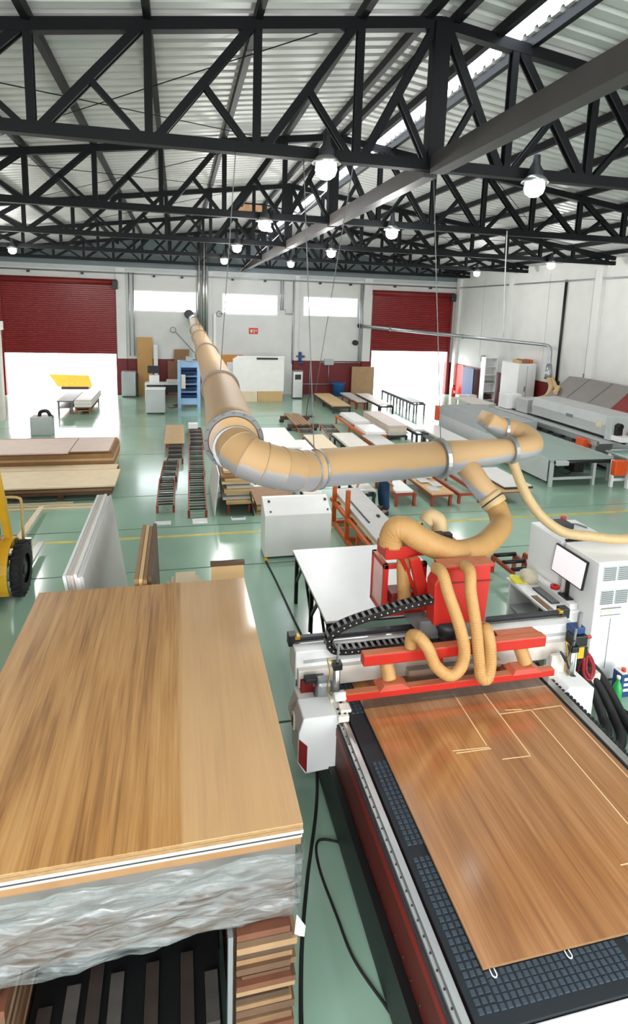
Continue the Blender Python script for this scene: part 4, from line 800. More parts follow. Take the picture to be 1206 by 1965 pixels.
# ------------------------------------------------------------------ roller racks
RK = {}
def rack(L, w, h, n, bars=True):
    key = (round(L, 1), round(w, 1), h, n)
    t = thing('roller_rack', '', 'rack', (0, 0, 0), 'roller racks on the floor')
    for s in (-1, 1):
        obj('side_rail', MB().box(s * w / 2 - .012, s * w / 2 + .012, 0, L, h - .07, h - .03), M_rackred, t)
        for y in (.08, L - .08): obj('leg', MB().box(s * (w / 2 - .01) - .025, s * (w / 2 - .01) + .025, y - .025, y + .025, 0, h - .07), M_rackred, t)
    for i in range(n):
        y = .06 + (L - .12) * i / (n - 1)
        obj('roller', MB().cyl((-w / 2 + .02, y, h - .025), (w / 2 - .02, y, h - .025), .021, 8), (M_dark, M_dbrown, M_mid)[i % 3], t)
    return t
def put(t, x, y, label, rz=0.0): t.location = (x, y, 0); t['label'] = label; t.rotation_euler = (0, 0, rz); return t
put(rack(2.05, .36, .22, 12), -.30, 12.2, 'nearest roller rack of the left row on the floor')
put(rack(1.5, .38, .22, 9), -.27, 14.4, 'second roller rack of the left row, offset to the right of the nearest one', -.03)
put(rack(1.85, .42, .22, 11), -.12, 16.1, 'third roller rack of the left row, just before the tan board', 0)
put(rack(2.4, .5, .22, 12), -.15, 18.1, 'fourth rack of the left row, under the tan board', 0)
put(rack(2.9, .38, .22, 16), .36, 11.8, 'nearest roller rack of the right row on the floor', -.02)
put(rack(2.9, .40, .22, 16), .43, 14.75, 'second roller rack of the right row', -.02)
put(rack(2.5, .42, .22, 14), .52, 17.7, 'third and farthest roller rack of the right row, under the white box', -.01)
board('tan_board', -.45, .15, 17.7, 20.5, .222, .25, M_tanb, 'tan board lying on the far rack of the left row')
one('white_box', MB().box(.30, .62, 19.9, 20.15, .222, .40), M_white, 'small white box on the far end of the right roller row', 'box', bev=.01)
one('floor_label', MB().box(-.5, -.18, 11.55, 11.75, 0, .006), M_paper, 'white paper label on the floor before the left roller row', 'label')
one('floor_label', MB().box(.25, .55, 11.5, 11.8, 0, .006), M_paper, 'white paper label on the floor before the right roller row', 'label')
pl = thing('label_holder', 'white label with a blue stripe on the floor before the plank stack', 'label', (1.2, 11.75, 0))
obj('card', MB().box(1.05, 1.35, 11.6, 11.8, 0, .006), M_paper, pl); obj('stripe', MB().box(1.07, 1.33, 11.74, 11.785, .006, .008), M_navy, pl)
put(rack(2.4, .46, .26, 8), 1.24, 11.95, 'roller rack carrying the layered plank stack beside the rows')
z = .262
for i in range(9):
    th = .06; dx = (.04, -.03, .05, 0, .06, -.04, .02, -.06, .0)[i]
    board('plank', .92 + dx, 1.52 + dx * .6, 11.85 + (i % 3) * .06 + i * .03, 14.1, z, z + th, [M_tanb, M_gboard, M_cream, M_tanb, M_gboard, M_cream, M_tanb, M_brownb, M_tanb][i], ['lowest plank of the layered stack under the duct elbow'] [0] if i == 0 else 'plank number %s from the bottom of the layered stack under the duct elbow' % ['', 'two', 'three', 'four', 'five', 'six', 'seven', 'eight', 'nine'][i], 'plank', 'layered planks under the elbow')
    z += th + .012
one('leaning_dark_sheet', MB().hexa([(.70, 11.9, 0), (.73, 11.9, 0), (.73, 14.0, 0), (.70, 14.0, 0), (.80, 11.9, .9), (.82, 11.9, .9), (.82, 14.0, .9), (.80, 14.0, .9)]), M_wboard, 'white sheet leaning on the left side of the layered plank stack', 'panel')
# ------------------------------------------------------------------ the other racks and boards behind the duct
def frame_rack(x0, x1, y0, y1, h, label, m=M_rackred, name='floor_rack', nleg=3):
    t = thing(name, label, 'rack', ((x0 + x1) / 2, (y0 + y1) / 2, 0))
    for x in (x0 + .04, x1 - .04):
        obj('side_rail', MB().box(x - .03, x + .03, y0, y1, h - .08, h), m, t)
        for i in range(nleg): y = y0 + .06 + (y1 - y0 - .12) * i / (nleg - 1); obj('leg', MB().box(x - .03, x + .03, y - .03, y + .03, 0, h - .08), m, t)
    for i in range(nleg): y = y0 + .06 + (y1 - y0 - .12) * i / (nleg - 1); obj('cross_bar', MB().box(x0 + .07, x1 - .07, y - .025, y + .025, h - .07, h - .01), m, t)
    return t
def pile(x0, x1, y0, y1, z, n, th, ms, lab, jit=.04, group=None):
    for i in range(n):
        a, b, c, d = [rnd.uniform(-jit, jit) for _ in range(4)]
        board('sheet', x0 + a, x1 + b, y0 + c, y1 + d, z, z + th, ms[i % len(ms)], lab % (['bottom', 'second', 'third', 'fourth', 'fifth', 'sixth', 'seventh', 'eighth'][i] if i < n - 1 else 'top') if n > 1 else lab, 'panel', group)
        z += th + .001
frame_rack(6.4, 7.2, 23.6, 27.3, .3, 'low dark cart with a tan top near the blue bin', M_dark, 'low_cart'); board('sheet', 6.4, 7.2, 23.7, 27.3, .302, .35, M_tanb, 'tan sheet on the low dark cart near the blue bin')
frame_rack(7.72, 8.2, 24.6, 27.0, .34, 'red rack before the brown panel at the back wall'); board('sheet', 7.7, 8.2, 25.3, 27.2, .342, .40, M_gboard, 'grey sheet on the red rack before the brown panel'); board('sheet', 7.75, 8.22, 24.5, 25.2, .342, .38, M_pink, 'pale short sheet on the near end of the red rack')
frame_rack(8.22, 8.85, 22.8, 26.4, .46, 'black legged bench with a pale top before the right gate', M_dark, 'steel_bench'); board('sheet', 8.24, 8.84, 23.0, 26.3, .462, .49, M_pink, 'pinkish sheet on the black legged bench')
frame_rack(9.86, 10.42, 23.1, 27.3, .5, 'long grey bench in the glare of the right gate', M_mid, 'steel_bench', 6); board('sheet', 9.86, 10.42, 23.3, 27.2, .502, .54, M_mid, 'grey sheet on the long bench in the right gate glare')
frame_rack(5.95, 6.75, 17.9, 21.6, .32, 'orange rack with white sheets behind the duct', M_orange)
pile(6.1, 6.7, 19.6, 21.4, .322, 3, .05, [M_wboard], '%s white sheet of the far pile on the orange rack'); pile(6.05, 6.75, 18.0, 19.3, .322, 2, .05, [M_wboard], '%s white sheet of the near pile on the orange rack')
frame_rack(7.05, 7.75, 18.5, 21.5, .16, 'low dark rack under the pale stack behind the duct', M_dark); pile(7.05, 7.75, 18.6, 21.5, .162, 6, .055, [M_cream, M_gboard, M_pink], '%s pale sheet of the tall stack in the middle of the racks')
frame_rack(7.85, 8.42, 18.0, 21.2, .34, 'dark rack with white strips beside the tall pale stack', M_dark); pile(7.85, 8.3, 18.3, 21.1, .342, 2, .04, [M_gboard, M_wboard], '%s white strip on the dark rack')
frame_rack(8.5, 9.1, 16.0, 19.0, .2, 'rack hidden under the white panel pile by the conveyor', M_rackred)
pile(8.3, 8.95, 16.2, 19.0, .202, 5, .04, [M_wboard, M_gboard], '%s white panel of the loose pile by the conveyor', .12); 
frame_rack(8.08, 8.28, 16.1, 18.2, .3, 'narrow pale rack left of the loose white panels', M_mid)
put(rack(2.2, .48, .25, 9), 5.12, 18.2, 'short roller rack, right one of the pair behind the duct', -.08)
put(rack(2.0, .48, .25, 8), 4.2, 18.2, 'short roller rack, left one of the pair behind the duct', -.08)
bp = thing('beam_trestle', 'two brown beams lying across, carrying brown planks', 'trestle', (4.4, 21.1, 0))
for y in (20.4, 22.0): obj('beam', MB().box(3.85, 5.0, y - .08, y + .08, .1, .24), M_dbrown, bp)
for i in range(4): obj('block', MB().box((3.9, 4.85)[i % 2] - .08, (3.9, 4.85)[i % 2] + .08, (20.3, 21.9)[i // 2], (20.5, 22.1)[i // 2], 0, .1), M_dark, bp)
for i in range(5): board('plank', 4.06 + i * .12, 4.165 + i * .12, 20.1 + .1 * (i % 2), 22.4 - .1 * (i % 3), .242, .28, M_brownb, 'brown plank laid on the two beams, %s from the left' % ('first', 'second', 'third', 'fourth', 'fifth')[i], 'plank', 'planks on the brown beams')
frame_rack(3.98, 4.6, 16.4, 18.2, .28, 'dark rack under the cream sheet just over the duct', M_dark); board('sheet', 3.96, 4.62, 16.3, 18.2, .282, .33, M_cream, 'cream sheet on the dark rack just over the duct')
frame_rack(4.95, 5.6, 16.3, 18.1, .28, 'dark rack under the wide white sheet over the duct', M_dark); pile(4.95, 5.62, 16.3, 18.3, .282, 2, .03, [M_wboard, M_offwhite], '%s wide white sheet over the duct')
frame_rack(5.9, 6.55, 16.3, 17.9, .28, 'orange rack under pale strips over the duct', M_orange); pile(5.9, 6.55, 16.3, 17.9, .282, 2, .03, [M_offwhite, M_gboard], '%s pale strip over the duct, on the orange rack')
frame_rack(2.35, 3.4, 15.9, 18.6, .3, 'rack under the white sheet pile right of the duct elbow', M_mid); pile(2.35, 3.38, 15.9, 18.6, .302, 4, .045, [M_wboard], '%s white sheet of the pile right of the duct elbow', .05); board('sheet', 3.45, 3.9, 15.9, 17.6, 0, .30, M_wboard, 'low white block beside the white sheet pile')
# near side of the duct
pile(1.62, 2.5, 11.9, 13.2, 0, 4, .05, [M_tanb, M_brownb], '%s brown sheet of the low pile behind the white machine box', .05)
one('dark_sheet', MB().hexa([(1.52, 11.8, 0), (1.55, 11.8, 0), (1.55, 13.4, 0), (1.52, 13.4, 0), (1.46, 11.8, .5), (1.48, 11.8, .5), (1.48, 13.4, .5), (1.46, 13.4, .5)]), M_dark, 'dark panel leaning by the low brown pile', 'panel')
frame_rack(2.7, 3.05, 11.6, 13.6, .4, 'rack with pale sheets left of the orange cart', M_dark); pile(2.6, 3.05, 11.7, 13.6, .402, 2, .04, [M_wboard, M_offwhite], '%s pale sheet left of the orange cart')
def a_cart():
    t = thing('sheet_cart', 'orange steel sheet cart with posts, loaded with grey boards', 'cart', (3.4, 9.6, 0))
    for y in (10.1, 11.05):
        obj('post', MB().box(3.06, 3.14, y - .035, y + .035, 0.06, 1.05), M_orange, t, .004); obj('foot_beam', MB().box(3.08, 3.62, y - .035, y + .035, .03, .1), M_orange, t)
        obj('deck_arm', MB().beam((3.1, y, .47), (3.58, y, .47), .06, .06), M_orange, t); obj('prop', MB().beam((3.6, y, .08), (3.3, y, .5), .05, .05), M_orange, t)
    obj('side_rail', MB().box(3.07, 3.13, 8.6, 11.3, .46, .53), M_orange, t); obj('side_rail', MB().box(3.56, 3.62, 8.6, 11.3, .46, .52), M_orange, t)
    obj('foot_rail', MB().box(3.07, 3.13, 9.6, 11.1, .03, .1), M_orange, t)
    for y in (8.75, 9.4): obj('leg', MB().box(3.07, 3.13, y - .03, y + .03, 0, .46), M_orange, t); obj('leg', MB().box(3.56, 3.62, y - .03, y + .03, 0, .46), M_orange, t)
    for x in (3.1, 3.59):
        for y in (10.1, 11.05): obj('castor', MB().cyl((x - .02, y, .035), (x + .02, y, .035), .035, 10), M_black, t)
a_cart()
pile(3.16, 3.68, 8.45, 11.3, .532, 4, .04, [M_gboard, M_cream, M_gboard, M_gboard], '%s grey board of the load on the orange sheet cart', .03)
one('dark_strip', MB().box(3.25, 3.28, 9.3, 10.6, .70, .712), M_dark, 'dark strip lying on the grey boards of the orange cart', 'strip')
one('small_tool', MB().box(3.5, 3.56, 9.55, 9.63, .70, .73), M_black, 'small black tool on the boards of the orange cart', 'tool', bev=.01)
frame_rack(3.75, 4.1, 11.3, 13.2, .55, 'dark rack with white sheets behind the worker', M_dark); pile(3.72, 4.1, 11.4, 13.2, .552, 2, .03, [M_wboard], '%s white sheet on the rack behind the worker')
frame_rack(4.78, 5.3, 11.9, 13.4, .32, 'red legged rack with a white sheet right of the worker', M_rackred, nleg=2); board('sheet', 4.8, 5.22, 11.95, 13.4, .322, .37, M_wboard, 'white sheet on the red rack right of the worker')
frame_rack(5.62, 6.15, 11.8, 13.6, .30, 'red rack with small grey panels between duct and branch pipe', M_rackred, nleg=2); board('sheet', 5.6, 6.15, 11.75, 13.5, .302, .33, M_tanb, 'tan sheet on the red rack left of the branch pipe')
for i in range(4): one('grey_offcut', MB().box(5.66 + .2 * (i % 2), 5.92 + .18 * (i % 2), 11.95 + .3 * i, 12.3 + .3 * i, .331 + .013 * i, .343 + .013 * i), M_gboard, ('grey panel piece nearest the front on the tan sheet', 'second grey panel piece on the tan sheet', 'third grey panel piece on the tan sheet', 'farthest grey panel piece on the tan sheet')[i], 'panel', 'grey panel pieces')
frame_rack(6.35, 6.95, 11.9, 13.8, .26, 'empty low red rack behind the branch pipe', M_rackred, nleg=2)
frame_rack(7.45, 8.2, 11.9, 13.6, .28, 'red rack with a dark edged grey slab beside the thin hose', M_rackred, nleg=2)
board('sheet', 7.35, 8.2, 11.8, 13.7, .282, .33, M_tanb, 'tan sheet under the dark edged slab'); board('sheet', 7.5, 8.25, 11.85, 13.5, .331, .375, M_dark, 'dark slab on the tan sheet beside the thin hose'); board('sheet', 7.5, 8.23, 11.88, 13.5, .376, .40, M_wboard, 'pale sheet on top of the dark slab')
for i, (x0, x1) in enumerate(((5.25, 5.72), (5.86, 6.4))):
    t = thing('steel_rack', ('red frame rack with three black rollers beyond the control desk', 'red frame with a tan board beside the three roller rack')[i], 'rack', (x0, 8.2, 0))
    ya = 7.86 if i == 0 else 8.1
    for y in (ya, 8.5): obj('leg', MB().box(x0, x0 + .05, y - .03, y + .03, 0, .26), M_rackred, t); obj('leg', MB().box(x1 - .05, x1, y - .03, y + .03, 0, .26), M_rackred, t)
    obj('side_rail', MB().box(x0, x0 + .05, ya, 8.52, .24, .30), M_rackred, t); obj('side_rail', MB().box(x1 - .05, x1, ya, 8.52, .24, .30), M_rackred, t)
    for k in range(3):
        if i == 0: y = ya + .06 + k * .28; obj('roller', MB().cyl((x0 + .03, y, .31), (x1 - .03, y, .31), .035, 12), M_black, t)
    if i: obj('board', MB().box(x0 + .02, x1 - .02, ya, 8.5, .30, .325), M_tanb, t)
# ------------------------------------------------------------------ left side: stacks, forklift, gate area
def pallet(x0, x1, y0, y1, label):
    t = thing('pallet', label, 'pallet', ((x0 + x1) / 2, (y0 + y1) / 2, 0))
    for y in (y0 + .06, (y0 + y1) / 2, y1 - .06):
        for k in range(4): x = x0 + .08 + (x1 - x0 - .16) * k / 3; obj('block', MB().box(x - .06, x + .06, y - .05, y + .05, .0, .1), M_dbrown, t)
    for y in (y0 + .06, (y0 + y1) / 2, y1 - .06): obj('deck_board', MB().box(x0, x1, y - .06, y + .06, .1, .13), M_dbrown, t)
pallet(-4.6, -1.56, 13.4, 14.9, 'pallet under the near low board stack at the left')
pile(-4.6, -1.5, 13.35, 15.0, .131, 3, .06, [M_dbrown, M_brownb, M_dbrown], '%s dark board of the near low stack at the left', .02)
board('cream_sheet', -4.65, -1.42, 13.2, 14.55, .3325, .365, M_cream, 'long cream panel on top of the near low stack at the left'); board('cream_sheet', -4.6, -1.52, 14.6, 15.05, .3325, .36, M_cream, 'narrow cream panel behind the long one on the near low stack')
pallet(-4.7, -1.7, 15.2, 16.9, 'pallet under the far higher board stack at the left')
pile(-4.7, -1.66, 15.15, 16.9, .131, 8, .058, [M_brownb, M_tanb, M_card, M_brownb], '%s brown board of the far stack at the left', .02)
board('pinkish_sheet', -4.6, -1.7, 15.25, 16.85, .61, .66, M_brownb, 'brown panel near the top of the far stack at the left'); board('pinkish_sheet', -4.75, -2.7, 15.0, 16.6, .661, .70, M_pink, 'wide pinkish panel topmost on the far stack at the left'); board('pinkish_sheet', -2.68, -1.75, 15.2, 16.7, .661, .685, M_pink, 'short pinkish panel at the right end of the far stack')
for i, (y, x1) in enumerate(((12.95, -1.75), (13.1, -2.3), (12.75, -1.85))): board('floor_strip', -4.6, x1, y, y + .07, 0, .035, M_cream, ('middle cream strip on the floor before the left stacks', 'farthest cream strip on the floor before the left stacks', 'nearest cream strip on the floor before the left stacks')[i], 'strip', 'cream strips on the floor')
gx = thing('grey_bin', 'small grey box with a black hose loop on top, behind the left stacks', 'bin', (-4.4, 20.5, 0))
obj('body', MB().box(-4.75, -4.1, 20.2, 20.7, 0, .62), M_grey, gx, .02); obj('hose_loop', MB().tube(spline([(-4.5, 20.4, .6), (-4.45, 20.4, .76), (-4.25, 20.4, .78), (-4.12, 20.4, .55)], 6), .06, 10), M_black, gx)
def trolley(x0, x1, y0, y1, h, m, label):
    t = thing('flat_trolley', label, 'trolley', ((x0 + x1) / 2, (y0 + y1) / 2, 0))
    obj('deck', MB().box(x0, x1, y0, y1, h - .05, h), m, t)
    for x in (x0 + .05, x1 - .05):
        for y in (y0 + .08, y1 - .08): obj('leg', MB().box(x - .03, x + .03, y - .03, y + .03, 0, h - .05), m, t)
    obj('lower_shelf', MB().box(x0 + .02, x1 - .02, y0 + .02, y1 - .02, h * .45, h * .45 + .04), m, t)
trolley(-4.64, -4.05, 24.0, 26.6, .55, M_mid, 'grey flat trolley inside the left gate, left of the white cartons')
trolley(-4.0, -3.4, 24.0, 26.8, .3, M_brownb, 'brown low trolley under the white cartons inside the left gate'); pile(-4.0, -3.36, 24.0, 26.9, .301, 4, .07, [M_wboard, M_offwhite], '%s white carton of the pile inside the left gate', .02)
og = thing('orange_container', 'orange tipping container standing outside the left gate', 'container', (-5.3, 31.5, 0))
obj('tub', MB().prism([(-6.35, .75), (-4.45, .70), (-4.3, .12), (-5.95, .12)], 31.2, 32.4, lambda u, v, t: (u, t, v)), mat('container_orange', (236, 150, 36), .5), og, .02); obj('skid', MB().box(-5.8, -4.5, 31.3, 32.3, -.02, .12), M_dark, og)
wp_ = thing('steel_post', 'white steel post with a boxed head at the far left edge', 'post', (-6.35, 22.9, 0))
obj('shaft', MB().box(-6.55, -6.22, 22.8, 23.1, 0, 3.3), M_offwhite, wp_, .01); obj('head', MB().box(-6.6, -6.15, 22.75, 23.15, 3.3, 3.6), M_white, wp_, .01)
# forklift, only its front right side reaches into the frame
fk = thing('forklift', 'yellow forklift at the left edge with raised forks and fat black tyre', 'forklift', (-3.0, 9.0, 0))
def tyre(x0, x1, y, r, m):
    mb = MB(); n = 36
    prof = [(x0, r * .55), (x0, r * .9), (x0 + .03, r), (x1 - .03, r), (x1, r * .9), (x1, r * .55)]
    vs = [(px_, y + pr_ * math.cos(2 * PI * i / n), r + pr_ * math.sin(2 * PI * i / n)) for px_, pr_ in prof for i in range(n)]
    fs = [(q * n + i, q * n + (i + 1) % n, (q + 1) * n + (i + 1) % n, (q + 1) * n + i) for q in range(5) for i in range(n)]
    return mb.add(vs, fs, True)
for xa in (-2.42, -3.75):
    ty = obj('tyre', tyre(xa, xa + .15, 9.0, .40, M_rubber), M_rubber, fk); obj('wheel_hub', MB().cyl((xa + .02, 9.0, .40), (xa + .11, 9.0, .40), .225, 24).cyl((xa + .05, 9.0, .40), (xa + .14, 9.0, .40), .09, 16), M_black, ty)
    mb = MB()
    for i in range(24): a = 2 * PI * i / 24; c = V3((0, 9.0 + math.cos(a) * .40, .40 + math.sin(a) * .40)); mb.beam(c + V3((xa + .01, 0, 0)), c + V3((xa + .14, .03 * math.sin(a), -.03 * math.cos(a))), .03, .03)
    obj('tread_lugs', mb, M_rubber, ty, kind='stuff')
mb = MB(); pr = []
for i in range(13): a = PI * (.02 + 1.12 * i / 12) + .25; pr.append((9.0 + math.cos(a) * .46, .42 + math.sin(a) * .46))
for x0, x1 in ((-2.60, -2.43),):
    for p, q in zip(pr, pr[1:]): mb.hexa([(x0, p[0], p[1]), (x1, p[0], p[1]), (x1, q[0], q[1]), (x0, q[0], q[1]), (x0, 9 + (p[0] - 9) * .94, .42 + (p[1] - .42) * .94), (x1, 9 + (p[0] - 9) * .94, .42 + (p[1] - .42) * .94), (x1, 9 + (q[0] - 9) * .94, .42 + (q[1] - .42) * .94), (x0, 9 + (q[0] - 9) * .94, .42 + (q[1] - .42) * .94)])
obj('fender', mb, M_yellow, fk)
obj('chassis', MB().box(-3.55, -2.68, 6.9, 9.3, .22, .62), M_dark, fk, .03)
obj('body_panel', MB().prism([(6.6, .35), (8.5, .35), (8.62, .62), (8.3, 1.0), (6.9, 1.05), (6.6, .8)], -3.62, -2.62, lambda u, v, t: (t, u, v)), mat('forklift_brown', (58, 46, 38), .6), fk, .03)
obj('cowl', MB().prism([(7.2, .8), (8.75, .72), (9.0, .95), (8.2, 1.0), (7.2, 1.0)], -3.6, -2.58, lambda u, v, t: (t, u, v)), M_yellow, fk, .02)
obj('counterweight', MB().box(-3.6, -2.64, 6.2, 6.75, .3, 1.05), M_yellow, fk, .08)
obj('dash', MB().box(-3.45, -2.66, 8.7, 9.15, .6, 1.25).box(-3.5, -2.6, 8.62, 9.35, .3, .62), M_black, fk, .02)
for x in (-3.58, -2.56): obj('guard_pillar', MB().beam((x + (.05 if x > -3 else 0), 9.12, .72), (x, 8.75, 2.15), .09, .09), M_yellow, fk); obj('guard_post', MB().beam((x, 7.0, 1.0), (x, 7.1, 2.15), .06, .07), M_yellow, fk)
obj('overhead_guard', MB().box(-3.62, -2.68, 7.0, 8.55, 2.12, 2.2), M_yellow, fk, .02)
for x in (-3.55, -2.85): obj('mast_rail', MB().box(x, x + .09, 9.42, 9.56, .12, 2.3), M_black, fk)
for z in (.35, 1.2, 2.2): obj('mast_bar', MB().box(-3.5, -2.8, 9.44, 9.54, z, z + .1), M_black, fk)
cg = obj('fork_carriage', MB().box(-3.6, -2.42, 9.6, 9.68, .28, .36).box(-3.6, -2.42, 9.6, 9.68, .52, .6), M_dark, fk)
obj('load_backrest', MB().tube(spline([(-2.46, 9.66, .56), (-2.46, 9.66, 1.2), (-2.5, 9.66, 1.29), (-2.6, 9.66, 1.31)], 5) + [V3((-3.4, 9.66, 1.31)), V3((-3.52, 9.66, 1.29)), V3((-3.56, 9.66, 1.2)), V3((-3.56, 9.66, .56))], .022, 8).cyl((-2.68, 9.66, .56), (-2.68, 9.66, 1.31), .014, 8).cyl((-3.3, 9.66, .56), (-3.3, 9.66, 1.31), .014, 8), mat('backrest_cream', (222, 190, 120), .5), cg)
for x, L in ((-2.82, 2.9), (-2.42, .95)):
    obj('fork', MB().hexa([(x - .07, 9.68, .14), (x + .07, 9.68, .14), (x + .05, 9.68 + L, .14), (x - .05, 9.68 + L, .14), (x - .07, 9.68, .20), (x + .07, 9.68, .20), (x + .05, 9.68 + L, .155), (x - .05, 9.68 + L, .155)]).box(x - .07, x + .07, 9.66, 9.72, .14, .6), M_cream if L > 2 else M_alu, cg)
obj('seat', MB().box(-3.35, -2.9, 7.3, 7.8, 1.05, 1.18).box(-3.35, -2.9, 7.22, 7.34, 1.18, 1.65), M_black, fk, .04)
for y in (6.9,):
    for xa in (-2.85, -3.6): obj('tyre', tyre(xa, xa + .2, 6.95, .28, M_rubber), M_rubber, fk)
#PART4
# ------------------------------------------------------------------ things along the back wall
board('mdf_board', -1.93, -1.22, 29.05, 29.12, 0, 2.8, mat('honey_mdf', (196, 150, 90), .6, 0, .05, 2), 'tall honey brown panel leaning on the back wall left of the computer desk')
board('white_sheet', -1.18, -.98, 29.08, 29.13, 0, 2.45, M_wboard, 'narrow white panel just right of the tall honey brown panel')
board('mdf_sheet', -.2, .5, 29.08, 29.14, 0, 2.25, M_brownb, 'brown panel behind the blue machine at the back wall'); board('mdf_sheet', -.52, -.15, 29.0, 29.05, 0, 1.7, mat('red_brown_mdf', (140, 92, 74), .6), 'shorter reddish brown panel left of the blue machine')
w2 = thing('white_cabinet', 'white low cabinet against the red wall beside the left gate', 'cabinet', (-2.25, 28.7, 0))
obj('body', MB().box(-2.62, -1.98, 28.4, 29.0, .05, 1.2), M_grey, w2, .02); obj('dark_side', MB().box(-1.975, -1.9, 28.5, 29.0, 0, 1.05), M_black, w2); obj('plinth', MB().box(-2.6, -2.0, 28.45, 28.95, 0, .05), M_dark, w2)
cdk = thing('computer_desk', 'white desk with black drawers at the back wall left of the blue machine', 'desk', (-.7, 27.2, 0))
obj('top', MB().box(-1.5, .2, 26.9, 27.6, .80, .86), M_white, cdk); obj('drawer', MB().box(-1.4, -.7, 26.92, 27.5, .55, .8), M_dark, cdk); obj('drawer', MB().box(-.68, .18, 26.92, 27.5, .45, .78), M_black, cdk)
for x in (-1.46, .14):
    for y in (26.95, 27.5): obj('leg', MB().box(x - .03, x + .03, y - .03, y + .03, 0, .8), M_white, cdk)
m2 = thing('monitor', 'small black monitor on the desk at the back wall', 'monitor', (-1.1, 27.3, .86))
obj('screen', MB().box(-1.38, -.85, 27.28, 27.33, 1.28, 1.62), M_black, m2, .01); obj('stand', MB().box(-1.14, -1.08, 27.3, 27.34, .86, 1.3), M_dark, m2)
one('printer', MB().box(-1.3, -.86, 27.0, 27.25, .862, 1.22).box(-1.2, -.95, 26.96, 27.0, .95, 1.0), M_white, 'white printer under the small black monitor', 'printer', bev=.02)
one('white_tray', MB().box(-.55, .1, 27.0, 27.4, .862, 1.0), M_offwhite, 'white tray on the right half of the back desk', 'tray', bev=.01)
g2 = thing('grey_cabinet', 'light grey pedestal box on the floor in front of the back desk', 'cabinet', (-.95, 24.1, 0))
obj('body', MB().box(-1.3, -.55, 23.9, 24.5, .06, 1.0), M_grey, g2, .02); obj('top', MB().box(-1.32, -.53, 23.88, 24.52, 1.0, 1.03), M_white, g2, .005)
for x in (-1.22, -.62):
    for y in (23.98, 24.42): obj('castor', MB().cyl((x - .02, y, .035), (x + .02, y, .035), .035, 10), M_black, g2)
bmq = thing('blue_machine', 'light blue framed machine with dark blue shelves beside the main duct', 'machine', (.45, 25.7, 0))
for x in (.02, .84):
    for y in (25.4, 26.1): obj('upright', MB().box(x - .07, x + .07, y - .06, y + .06, 0, 1.95), M_blue, bmq, .01)
obj('top_box', MB().box(-.05, .9, 25.35, 26.15, 1.75, 2.0), M_blue, bmq, .01); obj('bottom_beam', MB().box(.08, .78, 25.38, 25.5, .15, .42), M_blue, bmq); obj('back_sheet', MB().box(-.02, .88, 26.1, 26.14, .1, 1.75), M_navy, bmq)
for i in range(7): obj('shelf', MB().box(.09, .77, 25.42, 26.1, .5 + i * .17, .53 + i * .17), M_blue if i % 2 else M_navy, bmq)
obj('control_box', MB().box(.1, .28, 25.3, 25.4, .85, 1.45), M_offwhite, bmq, .01)
obj('top_gear', MB().box(.3, .6, 25.5, 25.8, 2.0, 2.2), M_grey, bmq, .02)
one('floor_cable', MB().tube(spline([(-.5, 25.6, .02), (-.3, 25.3, .02), (-.1, 25.6, .02), (-.25, 25.9, .02), (0, 26.2, .02)], 8), .03, 8), M_dbrown, 'coiled brown cable on the floor left of the blue machine', 'cable')
board('amber_board', 2.05, 3.1, 28.6, 28.66, .0, 2.05, mat('amber_board', (206, 140, 62), .6, 0, .06, 2), 'amber brown board standing behind the main duct at the white door'); one('white_paper', MB().box(2.3, 2.7, 28.585, 28.598, 1.1, 1.7), M_paper, 'white paper on the amber brown board', 'paper')
one('plywood_base', MB().box(2.5, 3.6, 26.95, 27.5, 0, .48), M_cream, 'pale plywood block under the left end of the white sheets', 'block', bev=.005); one('plywood_base', MB().box(3.62, 4.8, 26.95, 27.5, 0, .48), M_tanb, 'honey plywood block under the right end of the white sheets', 'block', bev=.005)
for i in range(3): board('white_sheet', 2.45 + .1 * i, 4.85 + .03 * i, 27.05 + .1 * i, 27.12 + .1 * i, .482, 2.02 + .05 * i, M_wboard, ('front white sheet standing on the plywood blocks', 'middle white sheet standing on the plywood blocks', 'rear white sheet standing on the plywood blocks')[i])
one('black_label', MB().box(3.55, 4.55, 27.02, 27.045, 1.98, 2.07), M_black, 'black strip label along the top of the front white sheet', 'label')
fr = thing('steel_cooler', 'slim stainless steel water cooler against the red wall', 'cooler', (5.7, 28.0, 0))
obj('body', MB().box(5.45, 5.95, 27.8, 28.2, .05, 1.35), M_alu, fr, .02); obj('tap_recess', MB().box(5.55, 5.85, 27.79, 27.8, .95, 1.2), M_dark, fr); obj('feet', MB().box(5.5, 5.9, 27.85, 28.15, 0, .05), M_black, fr); obj('top_rim', MB().box(5.45, 5.95, 27.8, 28.2, 1.35, 1.38), M_mid, fr)
bb = thing('blue_bin', 'blue plastic bin by the red wall left of the brown panel', 'bin', (8.05, 28.9, 0))
obj('tub', MB().lathe([(0, 0), (.27, 0), (.33, .6), (.36, .62), (.36, .66), (.31, .66), (.25, .05), (0, .05)], (8.05, 28.8, 0), 20), mat('bin_blue', (44, 100, 160), .4), bb)
board('mdf_sheet', 8.78, 10.0, 28.9, 28.98, 0, 1.5, mat('kraft_panel', (176, 138, 104), .65), 'square brown panel leaning by the right gate')
fe = thing('fire_extinguisher', 'red fire extinguisher standing at the right edge of the right gate', 'extinguisher', (14.35, 28.4, 0))
obj('tank', MB().lathe([(0, 0), (.11, 0), (.11, .42), (.08, .5), (.03, .55), (0, .55)], (14.35, 28.4, 0), 16), M_red, fe); obj('valve', MB().box(14.3, 14.4, 28.37, 28.43, .55, .62), M_black, fe); obj('label', MB().box(14.29, 14.41, 28.285, 28.295, .18, .34), M_paper, fe)
board('blue_board', 14.3, 14.36, 26.3, 27.4, 0, 1.7, M_navy, 'dark blue board standing against the right wall by the gate')
